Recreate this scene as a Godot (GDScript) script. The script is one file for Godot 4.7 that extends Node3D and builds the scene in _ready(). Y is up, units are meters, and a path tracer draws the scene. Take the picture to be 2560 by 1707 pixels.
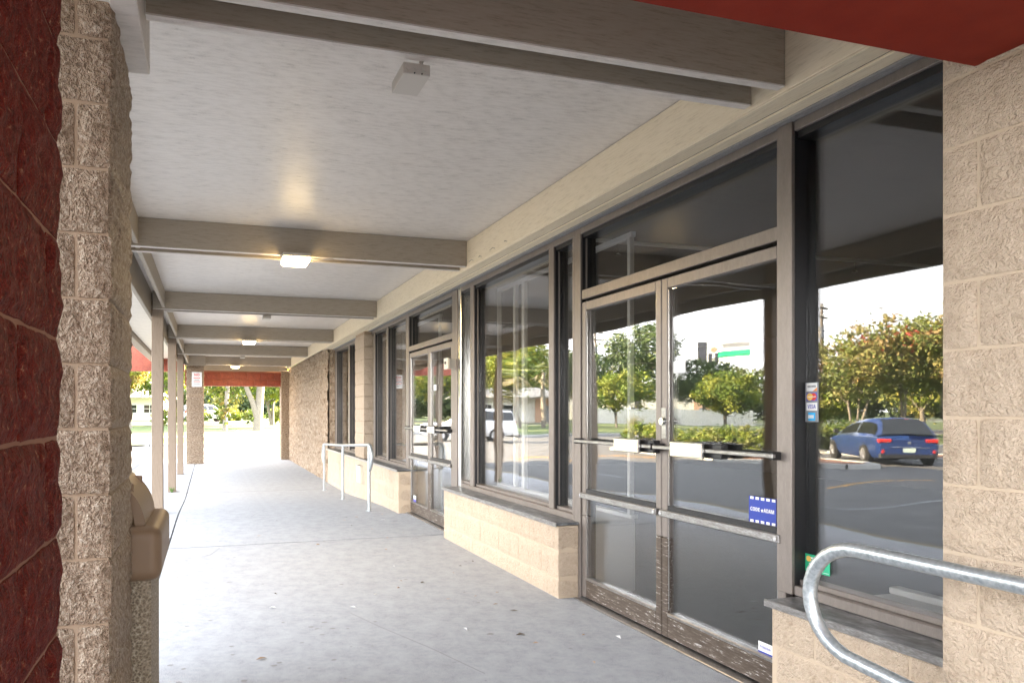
extends Node3D
# World: x to the right (towards the shop front), y up, distance d along the walkway = -z. Units are metres.

var rng := RandomNumberGenerator.new()
var M := {}          # materials by name
var taken := {}      # names used at top level
var box_cache := {}
var rock_cache := {}
var building: Node3D


func _ready() -> void:
	rng.seed = 71
	# ---- camera -------------------------------------------------------
	var cam := Camera3D.new()
	cam.name = "camera"
	cam.projection = Camera3D.PROJECTION_FRUSTUM
	cam.near = 0.05
	cam.far = 4000.0
	cam.size = 0.05 * 1707.0 / 1739.07
	cam.frustum_offset = Vector2(0.05 * (1280.0 - 1034.1) / 1739.07, 0.05 * (1030.75 - 853.5) / 1739.07)
	add_child(cam)
	cam.position = Vector3(0, 1.333, 0)
	cam.rotation = Vector3(0, deg_to_rad(-16.394), 0)
	cam.current = true
	# ---- sky and sun --------------------------------------------------
	var we := WorldEnvironment.new()
	we.name = "world_environment"
	var e := Environment.new()
	e.background_mode = Environment.BG_SKY
	var sky := Sky.new()
	var sm := ProceduralSkyMaterial.new()
	sm.sky_top_color = Color(0.79, 0.82, 0.87)
	sm.sky_horizon_color = Color(0.99, 0.98, 0.97)
	sm.sky_curve = 0.22
	sm.sky_energy_multiplier = 0.8
	sm.ground_bottom_color = Color(0.30, 0.28, 0.25)
	sm.ground_horizon_color = Color(0.60, 0.62, 0.62)
	sky.sky_material = sm
	e.sky = sky
	e.tonemap_mode = Environment.TONE_MAPPER_LINEAR
	e.tonemap_exposure = 24.0
	e.sdfgi_enabled = true
	e.ssao_enabled = true
	e.ssil_enabled = true
	we.environment = e
	add_child(we)
	var sun := DirectionalLight3D.new()
	sun.name = "sun"
	sun.light_energy = 1.6
	sun.light_color = Color(1.0, 0.90, 0.74)
	sun.light_angular_distance = 0.5
	sun.shadow_enabled = true
	add_child(sun)
	var towards := Vector3(-1.0, -0.38, 0.32).normalized()
	sun.look_at_from_position(Vector3(30, 12, -6), Vector3(30, 12, -6) + towards)

	make_materials()
	make_ground()
	make_building()
	make_storefront()
	make_interior()
	make_walkway_things()
	make_notices()
	make_lot_things()
	make_trees()
	make_far_things()


# ---------------------------------------------------------------- helpers
func P(x: float, y: float, d: float) -> Vector3:
	return Vector3(x, y, -d)


func numbered(called: String) -> String:
	var n: int = taken.get(called, 0)
	taken[called] = n + 1
	return called if n == 0 else "%s_%03d" % [called, n]


func thing(called: String, label: String, category: String, at := Vector3.ZERO, turn := 0.0, group := "") -> Node3D:
	var o := Node3D.new()
	o.name = numbered(called)
	add_child(o)
	o.position = at
	o.rotation.y = turn
	tag(o, label, category, group)
	return o


func tag(o: Node, label: String, category: String, group := "", kind := "") -> void:
	if label:
		o.set_meta("label", label)
	if category:
		o.set_meta("category", category)
	if group:
		o.set_meta("group", group)
	if kind:
		o.set_meta("kind", kind)


func put(called: String, mesh: Mesh, m: Material, parent: Node, at := Vector3.ZERO, rot := Vector3.ZERO) -> MeshInstance3D:
	var o := MeshInstance3D.new()
	o.name = numbered(called) if parent == self else called
	o.mesh = mesh
	o.material_override = m
	o.position = at
	o.rotation = rot
	parent.add_child(o, true)
	return o


func struct(called: String, mesh: Mesh, m: Material, at := Vector3.ZERO) -> MeshInstance3D:
	var o := put(called, mesh, m, self, at)
	o.set_meta("kind", "structure")
	return o


func part_root(called: String, parent: Node, label := "") -> Node3D:
	var o := Node3D.new()
	o.name = called
	parent.add_child(o, true)
	if label:
		o.set_meta("label", label)
	return o


class MB:
	var v := PackedVector3Array()
	var n := PackedVector3Array()
	var c := PackedColorArray()
	var col := Color.WHITE
	var colored := false

	func tri(a: Vector3, b: Vector3, d: Vector3, na = null, nb = null, nd = null) -> void:
		var f := (d - a).cross(b - a).normalized()
		if na != null and f.dot(na) < 0:
			v.append_array([a, d, b])
			n.append_array([na, nd, nb])
		else:
			v.append_array([a, b, d])
			n.append(f if na == null else na)
			n.append(f if nb == null else nb)
			n.append(f if nd == null else nd)
		if colored:
			c.append_array([col, col, col])

	func quad(a: Vector3, b: Vector3, d: Vector3, e: Vector3) -> void:
		tri(a, b, d)
		tri(a, d, e)

	func box(lo: Vector3, hi: Vector3, bev := 0.0) -> void:
		var c0 := (lo + hi) * 0.5
		var h := (hi - lo) * 0.5
		var b := minf(bev, minf(h.x, minf(h.y, h.z)) * 0.45)
		for ax in 3:
			for s in [-1.0, 1.0]:
				var u := (ax + 1) % 3
				var w := (ax + 2) % 3
				var pts := []
				for k in [[-1, -1], [1, -1], [1, 1], [-1, 1]]:
					var p := Vector3.ZERO
					p[ax] = h[ax] * s
					p[u] = (h[u] - b) * k[0]
					p[w] = (h[w] - b) * k[1]
					pts.append(c0 + p)
				face(pts, axis_vec(ax, s))
		if b <= 0.0:
			return
		for ax in 3:
			var u := (ax + 1) % 3
			var w := (ax + 2) % 3
			for su in [-1.0, 1.0]:
				for sw in [-1.0, 1.0]:
					var a0 := Vector3.ZERO
					a0[u] = h[u] * su
					a0[w] = (h[w] - b) * sw
					var a1 := Vector3.ZERO
					a1[u] = (h[u] - b) * su
					a1[w] = h[w] * sw
					var e := axis_vec(ax, h[ax] - b)
					face([c0 + a0 - e, c0 + a0 + e, c0 + a1 + e, c0 + a1 - e], (axis_vec(u, su) + axis_vec(w, sw)).normalized())
		for sx in [-1.0, 1.0]:
			for sy in [-1.0, 1.0]:
				for sz in [-1.0, 1.0]:
					var q := Vector3((h.x - b) * sx, (h.y - b) * sy, (h.z - b) * sz)
					face([c0 + q + Vector3(b * sx, 0, 0), c0 + q + Vector3(0, b * sy, 0), c0 + q + Vector3(0, 0, b * sz)], Vector3(sx, sy, sz).normalized())

	func axis_vec(ax: int, s: float) -> Vector3:
		var p := Vector3.ZERO
		p[ax] = s
		return p

	func face(p: Array, out: Vector3) -> void:
		var f: Vector3 = (p[2] - p[0]).cross(p[1] - p[0])
		if f.dot(out) < 0:
			p.reverse()
		tri(p[0], p[1], p[2], out, out, out)
		if p.size() > 3:
			tri(p[0], p[2], p[3], out, out, out)

	# tube through points with radius per point
	func tube(pts: Array, rad: Array, seg := 8, caps := true) -> void:
		var rings := []
		var side := Vector3.UP
		for i in pts.size():
			var t: Vector3 = (pts[mini(i + 1, pts.size() - 1)] - pts[maxi(i - 1, 0)]).normalized()
			if absf(t.dot(side)) > 0.95:
				side = Vector3.RIGHT if absf(t.x) < 0.9 else Vector3.FORWARD
			var a := t.cross(side).normalized()
			var b := t.cross(a).normalized()
			side = -b if i > 0 else side
			var ring := []
			for k in seg:
				var an := TAU * k / seg
				ring.append(a * cos(an) + b * sin(an))
			rings.append(ring)
			side = a.cross(t).normalized()
		for i in pts.size() - 1:
			for k in seg:
				var k2 := (k + 1) % seg
				var r0: Vector3 = rings[i][k]
				var r1: Vector3 = rings[i][k2]
				var r2: Vector3 = rings[i + 1][k2]
				var r3: Vector3 = rings[i + 1][k]
				var p0: Vector3 = pts[i] + r0 * rad[i]
				var p1: Vector3 = pts[i] + r1 * rad[i]
				var p2: Vector3 = pts[i + 1] + r2 * rad[i + 1]
				var p3: Vector3 = pts[i + 1] + r3 * rad[i + 1]
				tri(p0, p1, p2, r0, r1, r2)
				tri(p0, p2, p3, r0, r2, r3)
		if caps:
			for e in [0, pts.size() - 1]:
				var o: Vector3 = (pts[0] - pts[1]) if e == 0 else (pts[e] - pts[e - 1])
				for k in seg:
					face([pts[e], pts[e] + rings[e][k] * rad[e], pts[e] + rings[e][(k + 1) % seg] * rad[e]], o.normalized())

	func lathe(c0: Vector3, prof: Array, seg := 20) -> void:
		for i in prof.size() - 1:
			for k in seg:
				var a0 := TAU * k / seg
				var a1 := TAU * (k + 1) / seg
				var q := []
				for w in [[i, a0], [i, a1], [i + 1, a1], [i + 1, a0]]:
					q.append(c0 + Vector3(cos(w[1]) * prof[w[0]].x, prof[w[0]].y, sin(w[1]) * prof[w[0]].x))
				var am := (a0 + a1) * 0.5
				var dp: Vector2 = prof[i + 1] - prof[i]
				face(q, Vector3(cos(am) * dp.y, -dp.x, sin(am) * dp.y).normalized() if dp.length() > 0 else Vector3.UP)

	# soften the shading over shallow edges
	func smooth(limit := 0.7) -> void:
		var at := {}
		for i in v.size():
			var key := v[i].snapped(Vector3.ONE * 0.001)
			if not at.has(key):
				at[key] = []
			at[key].append(i)
		var out := n.duplicate()
		for key in at:
			for i in at[key]:
				var sum := Vector3.ZERO
				for j in at[key]:
					if n[i].dot(n[j]) > limit:
						sum += n[j]
				out[i] = sum.normalized()
		n = out

	func mesh() -> ArrayMesh:
		var a := []
		a.resize(Mesh.ARRAY_MAX)
		a[Mesh.ARRAY_VERTEX] = v
		a[Mesh.ARRAY_NORMAL] = n
		if colored:
			a[Mesh.ARRAY_COLOR] = c
		var m := ArrayMesh.new()
		m.add_surface_from_arrays(Mesh.PRIMITIVE_TRIANGLES, a)
		return m


# an axis-aligned box given by x, y, d limits; meshes are shared by size
func bar(called: String, parent: Node, m: Material, x0: float, x1: float, y0: float, y1: float, d0: float, d1: float, bev := 0.004) -> MeshInstance3D:
	var s := Vector3(absf(x1 - x0), absf(y1 - y0), absf(d1 - d0))
	var key := "%.4f_%.4f_%.4f_%.4f" % [s.x, s.y, s.z, bev]
	if not box_cache.has(key):
		var b := MB.new()
		b.box(-s * 0.5, s * 0.5, bev)
		box_cache[key] = b.mesh()
	return put(called, box_cache[key], m, parent, P((x0 + x1) * 0.5, (y0 + y1) * 0.5, (d0 + d1) * 0.5))


func cyl(r: float, h: float, seg := 16) -> ArrayMesh:
	var b := MB.new()
	b.tube([Vector3(0, -h * 0.5, 0), Vector3(0, h * 0.5, 0)], [r, r], seg)
	return b.mesh()


# split-faced block: a rounded box whose faces are roughly broken
func rock_box(s: Vector3, amp: float, res: float, variant: int, edge := 0.007) -> ArrayMesh:
	var key := "%.3f_%.3f_%.3f_%.4f_%.3f_%d_%.3f" % [s.x, s.y, s.z, amp, res, variant, edge]
	if rock_cache.has(key):
		return rock_cache[key]
	var nz := FastNoiseLite.new()
	nz.seed = 100 + variant * 13 + int(s.x * 1000)
	nz.noise_type = FastNoiseLite.TYPE_SIMPLEX
	nz.frequency = 11.0
	nz.fractal_octaves = 4
	nz.fractal_gain = 0.6
	var h := s * 0.5
	var rad := minf(edge, minf(h.x, minf(h.y, h.z)) * 0.4)
	var v := PackedVector3Array()
	var idx := PackedInt32Array()
	for ax in 3:
		for sg in [-1.0, 1.0]:
			var u := (ax + 1) % 3
			var w := (ax + 2) % 3
			var nu := maxi(2, int(ceil(s[u] / res)))
			var nw := maxi(2, int(ceil(s[w] / res)))
			var base := v.size()
			for j in nw + 1:
				for i in nu + 1:
					var p := Vector3.ZERO
					p[ax] = h[ax] * sg
					p[u] = lerpf(-h[u], h[u], float(i) / nu)
					p[w] = lerpf(-h[w], h[w], float(j) / nw)
					var inner := p.clamp(-h + Vector3.ONE * rad, h - Vector3.ONE * rad)
					var nn := (p - inner).normalized()
					var rim := lerpf(0.35, 1.0, smoothstep(0.0, 0.026, minf(h[u] - absf(p[u]), h[w] - absf(p[w]))))
					v.append(inner + nn * (rad + rim * amp * (0.6 + 0.85 * nz.get_noise_3dv(p))))
			for j in nw:
				for i in nu:
					var a := base + j * (nu + 1) + i
					if sg > 0:
						idx.append_array([a, a + nu + 1, a + 1, a + 1, a + nu + 1, a + nu + 2])
					else:
						idx.append_array([a, a + 1, a + nu + 1, a + 1, a + nu + 2, a + nu + 1])
	var n := PackedVector3Array()
	n.resize(v.size())
	for t in range(0, idx.size(), 3):
		var f := (v[idx[t + 2]] - v[idx[t]]).cross(v[idx[t + 1]] - v[idx[t]])
		for k in 3:
			n[idx[t + k]] += f
	for i in n.size():
		n[i] = n[i].normalized()
	var arr := []
	arr.resize(Mesh.ARRAY_MAX)
	arr[Mesh.ARRAY_VERTEX] = v
	arr[Mesh.ARRAY_NORMAL] = n
	arr[Mesh.ARRAY_INDEX] = idx
	var m := ArrayMesh.new()
	m.add_surface_from_arrays(Mesh.PRIMITIVE_TRIANGLES, arr)
	rock_cache[key] = m
	return m


func block(parent: Node, m: Material, x0: float, x1: float, y0: float, y1: float, d0: float, d1: float, amp := 0.014, res := 0.022) -> void:
	var s := Vector3(x1 - x0, y1 - y0, d1 - d0)
	put("block", rock_box(s, amp, res, rng.randi() % 3), m, parent, P((x0 + x1) * 0.5, (y0 + y1) * 0.5, (d0 + d1) * 0.5))


# courses of blocks along one axis ("x" or "d") filling a box; joints 9 mm, running bond
func coursed(parent: Node, m: Material, mortar: Material, x0: float, x1: float, y0: float, y1: float, d0: float, d1: float, along: String, start: float, amp := 0.012, res := 0.03, unit := 0.4064, shift := 0.0) -> void:
	var g := 0.0045
	bar("mortar", parent, mortar, x0 + 0.003, x1 - 0.003, y0, y1 - 0.004, d0 + 0.003, d1 - 0.003, 0.0)
	var y := start
	while y > y0 + 0.01:
		y -= 0.2032
	var k := int(round((start - y) / 0.2032)) % 2
	while y < y1 - 0.01:
		var a := maxf(y, y0)
		var b := minf(y + 0.2032, y1)
		if b - a > 0.03:
			var lo := x0 if along == "x" else d0
			var hi := x1 if along == "x" else d1
			var t := lo + shift - unit * (0.5 if k % 2 == 0 else 1.0)
			while t < hi:
				var p := maxf(t, lo)
				var q := minf(t + unit, hi)
				if q - p > 0.03:
					if along == "x":
						block(parent, m, p + g, q - g, a + g, b - g, d0, d1, amp, res)
					else:
						block(parent, m, x0, x1, a + g, b - g, p + g, q - g, amp, res)
				t += unit
		y += 0.2032
		k += 1


# ---------------------------------------------------------------- textures
func nbytes(seed_: int, freq: float, oct: int, type := FastNoiseLite.TYPE_SIMPLEX_SMOOTH, size := 512, gain := 0.55) -> PackedByteArray:
	var nz := FastNoiseLite.new()
	nz.seed = seed_
	nz.noise_type = type
	nz.frequency = freq
	nz.fractal_octaves = oct
	nz.fractal_gain = gain
	var im := nz.get_seamless_image(size, size)
	im.convert(Image.FORMAT_L8)
	return im.get_data()


func grey(data: PackedByteArray, size := 512) -> ImageTexture:
	return ImageTexture.create_from_image(Image.create_from_data(size, size, false, Image.FORMAT_L8, data))


# colour texture: a ramp of colours looked up with a weighted mix of noises (weights sum to about 1)
func ramp_tex(layers: Array, ramp: Array, contrast := 1.0, size := 512) -> ImageTexture:
	var g := Gradient.new()
	g.offsets = PackedFloat32Array()
	g.colors = PackedColorArray()
	for r in ramp:
		g.add_point(r[0], r[1])
	var lut := PackedByteArray()
	for i in 256:
		var c := g.sample(i / 255.0)
		lut.append_array([int(c.r * 255), int(c.g * 255), int(c.b * 255)])
	var out := PackedByteArray()
	out.resize(size * size * 3)
	var d0: PackedByteArray = layers[0][0]
	var w0: float = layers[0][1]
	var d1: PackedByteArray = layers[1][0]
	var w1: float = layers[1][1]
	var d2: PackedByteArray = layers[2][0] if layers.size() > 2 else d1
	var w2: float = layers[2][1] if layers.size() > 2 else 0.0
	for i in size * size:
		var t := (d0[i] * w0 + d1[i] * w1 + d2[i] * w2 - 127.0) * contrast + 127.0
		var k := clampi(int(t), 0, 255) * 3
		out[i * 3] = lut[k]
		out[i * 3 + 1] = lut[k + 1]
		out[i * 3 + 2] = lut[k + 2]
	var im := Image.create_from_data(size, size, false, Image.FORMAT_RGB8, out)
	return ImageTexture.create_from_image(im)


func mix_bytes(a: PackedByteArray, wa: float, b: PackedByteArray, wb: float, bias := 0.0, gain := 1.0) -> PackedByteArray:
	var out := PackedByteArray()
	out.resize(a.size())
	for i in a.size():
		out[i] = clampi(int((a[i] * wa + b[i] * wb - 127.0) * gain + 127.0 + bias), 0, 255)
	return out


func mat(called: String, color: Color, rough := 0.8, metal := 0.0) -> StandardMaterial3D:
	var m := StandardMaterial3D.new()
	m.resource_name = called
	m.albedo_color = color
	m.roughness = rough
	m.metallic = metal
	M[called] = m
	return m


func tri_tex(m: StandardMaterial3D, albedo: Texture2D, scale: Vector3, height: Texture2D = null, cm := 0.0) -> StandardMaterial3D:
	m.uv1_triplanar = true
	m.uv1_world_triplanar = true
	m.uv1_triplanar_sharpness = 6.0
	m.uv1_scale = scale
	if albedo:
		m.albedo_texture = albedo
	if height:
		m.heightmap_enabled = true
		m.heightmap_texture = height
		m.heightmap_scale = cm
	return m


func lin(r: float, g: float, b: float) -> Color:
	return Color(r, g, b).linear_to_srgb()


func make_materials() -> void:
	var fine := nbytes(1, 0.16, 3)
	var mid := nbytes(2, 0.035, 4)
	var coarse := nbytes(3, 0.009, 4)
	var cell := nbytes(4, 0.05, 3, FastNoiseLite.TYPE_CELLULAR)
	var grit := nbytes(5, 0.32, 2)
	var chip := nbytes(6, 0.045, 4, FastNoiseLite.TYPE_CELLULAR)
	var flake := nbytes(7, 0.045, 5, FastNoiseLite.TYPE_SIMPLEX, 512, 0.85)
	var rock_h := grey(mix_bytes(flake, 0.8, mid, 0.2, 0.0, 1.9))
	# split-face block: warm tan, chips of paler body showing
	var tan_t := ramp_tex([[flake, 0.55], [chip, 0.15], [mid, 0.30]], [[0.0, lin(0.13, 0.085, 0.05)], [0.3, lin(0.29, 0.20, 0.13)], [0.6, lin(0.43, 0.33, 0.235)], [1.0, lin(0.62, 0.53, 0.43)]], 1.7)
	var m := mat("tan_block", Color.WHITE, 0.6)
	tri_tex(m, tan_t, Vector3.ONE * 1.6, rock_h, 1.3)
	# the same block under a pale coat of paint
	var pale_t := ramp_tex([[mid, 0.35], [chip, 0.30], [coarse, 0.35]], [[0.0, lin(0.33, 0.245, 0.17)], [0.35, lin(0.465, 0.365, 0.268)], [1.0, lin(0.55, 0.445, 0.34)]], 1.3)
	m = mat("pale_block", Color.WHITE, 0.75)
	tri_tex(m, pale_t, Vector3.ONE * 1.5, rock_h, 0.75)
	m = mat("pale_mortar", lin(0.49, 0.39, 0.285), 0.85)
	m = mat("tan_block_far", Color.WHITE, 0.8)
	tri_tex(m, tan_t, Vector3.ONE * 0.8, rock_h, 4.0)
	m = mat("rough_render", Color.WHITE, 0.8)
	tri_tex(m, ramp_tex([[flake, 0.45], [mid, 0.55]], [[0.0, lin(0.22, 0.155, 0.10)], [0.35, lin(0.36, 0.27, 0.19)], [0.65, lin(0.46, 0.36, 0.265)], [1.0, lin(0.54, 0.45, 0.35)]], 1.9), Vector3(0.5, 0.35, 0.5), rock_h, 5.0)
	m = mat("tan_mortar", lin(0.37, 0.275, 0.19), 0.85)
	var red_t := ramp_tex([[mid, 0.4], [flake, 0.5], [chip, 0.1]], [[0.0, lin(0.07, 0.008, 0.005)], [0.5, lin(0.15, 0.015, 0.009)], [0.75, lin(0.19, 0.024, 0.014)], [0.86, lin(0.28, 0.11, 0.06)], [1.0, lin(0.42, 0.25, 0.15)]], 1.7)
	m = mat("red_block", Color.WHITE, 0.75)
	m.metallic_specular = 0.3
	tri_tex(m, red_t, Vector3.ONE * 1.9, rock_h, 1.0)
	m = mat("red_mortar", lin(0.27, 0.12, 0.07), 0.75)
	m = mat("red_paint", Color.WHITE, 0.7)
	m.metallic_specular = 0.3
	tri_tex(m, ramp_tex([[grit, 0.4], [coarse, 0.6]], [[0.0, lin(0.17, 0.014, 0.006)], [1.0, lin(0.22, 0.024, 0.010)]], 1.3), Vector3.ONE * 1.2)
	m = mat("red_lintel_far", Color.WHITE, 0.6)
	tri_tex(m, ramp_tex([[mid, 0.5], [coarse, 0.5]], [[0.0, lin(0.16, 0.028, 0.012)], [1.0, lin(0.30, 0.065, 0.03)]], 1.6), Vector3(0.9, 0.9, 0.9))
	# painted plywood and boards
	var grain_h := grey(mix_bytes(mid, 0.6, fine, 0.4, 0.0, 1.4))
	var soffit_t := ramp_tex([[mid, 0.45], [coarse, 0.25], [grit, 0.30]], [[0.0, lin(0.34, 0.305, 0.265)], [0.25, lin(0.56, 0.515, 0.46)], [0.55, lin(0.64, 0.593, 0.535)], [1.0, lin(0.69, 0.643, 0.585)]], 1.5)
	m = mat("soffit", Color.WHITE, 0.42)
	tri_tex(m, soffit_t, Vector3(0.5, 1.0, 1.6))
	var board_t := ramp_tex([[mid, 0.5], [fine, 0.35], [coarse, 0.15]], [[0.0, lin(0.20, 0.165, 0.12)], [0.4, lin(0.33, 0.28, 0.215)], [1.0, lin(0.38, 0.325, 0.255)]], 1.3)
	m = mat("beam_paint", Color.WHITE, 0.6)
	tri_tex(m, board_t, Vector3(0.35, 4.0, 4.0))
	m = mat("post_paint", Color(0.86, 0.82, 0.80), 0.7)
	tri_tex(m, board_t, Vector3(5.0, 0.3, 5.0))
	var cream_t := ramp_tex([[mid, 0.5], [fine, 0.3], [coarse, 0.2]], [[0.0, lin(0.50, 0.41, 0.27)], [0.4, lin(0.71, 0.61, 0.44)], [1.0, lin(0.78, 0.68, 0.51)]], 1.3)
	m = mat("cream_board", Color.WHITE, 0.6)
	tri_tex(m, cream_t, Vector3(4.0, 4.0, 0.4))
	m = mat("trim_white", Color.WHITE, 0.6)
	tri_tex(m, soffit_t, Vector3(0.5, 3.0, 2.0))
	# concrete
	var conc_t := ramp_tex([[grit, 0.66], [mid, 0.14], [coarse, 0.20]], [[0.0, lin(0.15, 0.154, 0.165)], [0.28, lin(0.285, 0.296, 0.316)], [0.6, lin(0.34, 0.354, 0.374)], [1.0, lin(0.41, 0.423, 0.44)]], 1.7)
	var speck_h := grey(mix_bytes(grit, 0.6, fine, 0.4, 0.0, 1.3))
	m = mat("concrete", Color.WHITE, 0.88)
	tri_tex(m, conc_t, Vector3.ONE * 1.1)
	m = mat("old_concrete", Color(0.95, 0.93, 0.88), 0.9)
	tri_tex(m, conc_t, Vector3.ONE * 0.5)
	m = mat("kerb_yellow", lin(0.52, 0.40, 0.20), 0.8)
	tri_tex(m, conc_t, Vector3.ONE * 0.8)
	m = mat("joint_dark", lin(0.08, 0.08, 0.085), 0.95)
	m = mat("stain", lin(0.23, 0.225, 0.225), 0.9)
	var pebble_t := ramp_tex([[cell, 0.75], [fine, 0.25]], [[0.0, lin(0.10, 0.08, 0.06)], [0.35, lin(0.24, 0.19, 0.13)], [0.6, lin(0.38, 0.32, 0.24)], [1.0, lin(0.58, 0.52, 0.43)]], 1.8)
	m = mat("pebble_concrete", Color.WHITE, 0.7)
	tri_tex(m, pebble_t, Vector3.ONE * 3.2, grey(mix_bytes(cell, 0.8, fine, 0.2, 0.0, 1.6)), 0.4)
	m = mat("lid_plastic", lin(0.235, 0.155, 0.095), 0.5)
	tri_tex(m, null, Vector3.ONE * 4.0)
	# asphalt, grass, soil
	var asph_t := ramp_tex([[grit, 0.45], [mid, 0.2], [coarse, 0.35]], [[0.0, lin(0.042, 0.042, 0.044)], [0.5, lin(0.075, 0.074, 0.073)], [1.0, lin(0.13, 0.127, 0.12)]], 1.5)
	m = mat("asphalt", Color.WHITE, 0.9)
	tri_tex(m, asph_t, Vector3.ONE * 0.35)
	var grass_t := ramp_tex([[grit, 0.35], [mid, 0.3], [coarse, 0.35]], [[0.0, lin(0.022, 0.038, 0.008)], [0.5, lin(0.06, 0.09, 0.017)], [1.0, lin(0.115, 0.135, 0.035)]], 1.5)
	m = mat("grass", Color.WHITE, 0.95)
	tri_tex(m, grass_t, Vector3.ONE * 0.25)
	m = mat("mulch", Color.WHITE, 0.95)
	tri_tex(m, ramp_tex([[cell, 0.5], [fine, 0.5]], [[0.0, lin(0.06, 0.025, 0.015)], [1.0, lin(0.26, 0.12, 0.07)]], 1.6), Vector3.ONE * 0.8)
	m = mat("paint_white", lin(0.62, 0.62, 0.60), 0.8)
	tri_tex(m, conc_t, Vector3.ONE * 0.8)
	m = mat("paint_yellow", lin(0.50, 0.26, 0.05), 0.8)
	# aluminium storefront, bronze anodised and dulled
	var scuff := ramp_tex([[mid, 0.4], [fine, 0.35], [coarse, 0.25]], [[0.0, lin(0.17, 0.145, 0.128)], [0.6, lin(0.225, 0.195, 0.175)], [1.0, lin(0.28, 0.25, 0.225)]], 1.0)
	m = mat("bronze_frame", Color.WHITE, 0.42, 0.45)
	tri_tex(m, scuff, Vector3(2.0, 0.5, 2.0))
	m = mat("bronze_dark", lin(0.02, 0.02, 0.022), 0.35, 0.2)
	m = mat("bright_metal", lin(0.70, 0.69, 0.66), 0.22, 1.0)
	m = mat("worn_metal", Color.WHITE, 0.33, 0.85)
	tri_tex(m, ramp_tex([[mid, 0.5], [fine, 0.5]], [[0.0, lin(0.20, 0.185, 0.175)], [0.6, lin(0.36, 0.35, 0.34)], [0.85, lin(0.50, 0.50, 0.49)], [1.0, lin(0.75, 0.75, 0.75)]], 1.3), Vector3(2.0, 2.0, 0.5))
	# bottom rails: bronze with scraped bare streaks
	var scrape := ramp_tex([[mid, 0.55], [fine, 0.45]], [[0.0, lin(0.055, 0.04, 0.03)], [0.66, lin(0.115, 0.088, 0.068)], [0.76, lin(0.20, 0.17, 0.15)], [0.84, lin(0.60, 0.59, 0.58)], [1.0, lin(0.72, 0.71, 0.70)]], 1.5)
	m = mat("scraped_frame", Color.WHITE, 0.45, 0.35)
	tri_tex(m, scrape, Vector3(3.0, 3.0, 0.35))
	m = mat("sealant_grey", Color.WHITE, 0.85)
	tri_tex(m, ramp_tex([[mid, 0.5], [fine, 0.5]], [[0.0, lin(0.16, 0.155, 0.15)], [1.0, lin(0.33, 0.325, 0.32)]], 1.4), Vector3(5.0, 5.0, 0.8))
	m = mat("slate_sill", Color.WHITE, 0.38)
	tri_tex(m, ramp_tex([[mid, 0.4], [coarse, 0.6]], [[0.0, lin(0.035, 0.037, 0.04)], [0.5, lin(0.095, 0.10, 0.105)], [1.0, lin(0.24, 0.245, 0.25)]], 1.7), Vector3(1.6, 1.6, 0.9))
	m = mat("galvanised", Color.WHITE, 0.36, 0.75)
	tri_tex(m, ramp_tex([[cell, 0.4], [mid, 0.6]], [[0.0, lin(0.30, 0.34, 0.36)], [0.5, lin(0.50, 0.54, 0.56)], [1.0, lin(0.66, 0.69, 0.70)]], 1.3), Vector3.ONE * 2.5)
	# glass: dusty clear panes, faintly uneven
	m = mat("glass", Color(0.30, 0.32, 0.31, 0.03), 0.0)
	m.transparency = BaseMaterial3D.TRANSPARENCY_ALPHA
	m.metallic_specular = 0.5
	m.heightmap_enabled = true
	m.uv1_triplanar = true
	m.uv1_world_triplanar = true
	m.uv1_scale = Vector3.ONE * 0.45
	m.heightmap_texture = grey(nbytes(9, 0.006, 1))
	m.heightmap_scale = 0.10
	m = mat("car_glass", lin(0.012, 0.014, 0.016), 0.06)
	# interior
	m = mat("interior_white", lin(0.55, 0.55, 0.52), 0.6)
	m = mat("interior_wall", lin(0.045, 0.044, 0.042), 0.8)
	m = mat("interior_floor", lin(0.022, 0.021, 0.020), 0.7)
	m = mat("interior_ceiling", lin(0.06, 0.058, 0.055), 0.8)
	# vehicles
	m = mat("car_blue", lin(0.013, 0.034, 0.13), 0.3, 0.25)
	m.clearcoat_enabled = true
	m.clearcoat = 0.8
	m.clearcoat_roughness = 0.05
	m = mat("car_white", lin(0.62, 0.63, 0.64), 0.35)
	m.clearcoat_enabled = true
	m.clearcoat = 0.6
	m.clearcoat_roughness = 0.06
	m = mat("car_silver", lin(0.50, 0.52, 0.54), 0.35, 0.3)
	m = mat("tyre", lin(0.015, 0.015, 0.015), 0.85)
	m = mat("rim", lin(0.45, 0.45, 0.46), 0.3, 0.9)
	m = mat("black_trim", lin(0.015, 0.015, 0.016), 0.6)
	m = mat("tail_red", lin(0.45, 0.02, 0.015), 0.2)
	m = mat("plate", lin(0.45, 0.55, 0.50), 0.5)
	m = mat("chrome", lin(0.7, 0.7, 0.7), 0.15, 1.0)
	# prints
	for c in [["print_blue", 0.010, 0.035, 0.30], ["print_white", 0.75, 0.75, 0.74], ["print_green", 0.02, 0.40, 0.20], ["print_orange", 0.80, 0.25, 0.04], ["print_red", 0.62, 0.035, 0.02], ["print_yellow", 0.80, 0.48, 0.10], ["print_violet", 0.10, 0.10, 0.42], ["print_cyan", 0.03, 0.38, 0.75], ["print_dark", 0.03, 0.035, 0.05], ["print_grey", 0.22, 0.23, 0.25], ["print_skin", 0.40, 0.22, 0.14], ["print_pale", 0.62, 0.66, 0.66]]:
		mat(c[0], lin(c[1], c[2], c[3]), 0.45)
	# wood and leaves
	m = mat("bark", Color.WHITE, 0.95)
	tri_tex(m, ramp_tex([[mid, 0.5], [fine, 0.5]], [[0.0, lin(0.07, 0.06, 0.05)], [0.5, lin(0.17, 0.15, 0.125)], [1.0, lin(0.30, 0.275, 0.24)]], 1.5), Vector3(1.5, 0.3, 1.5))
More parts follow.
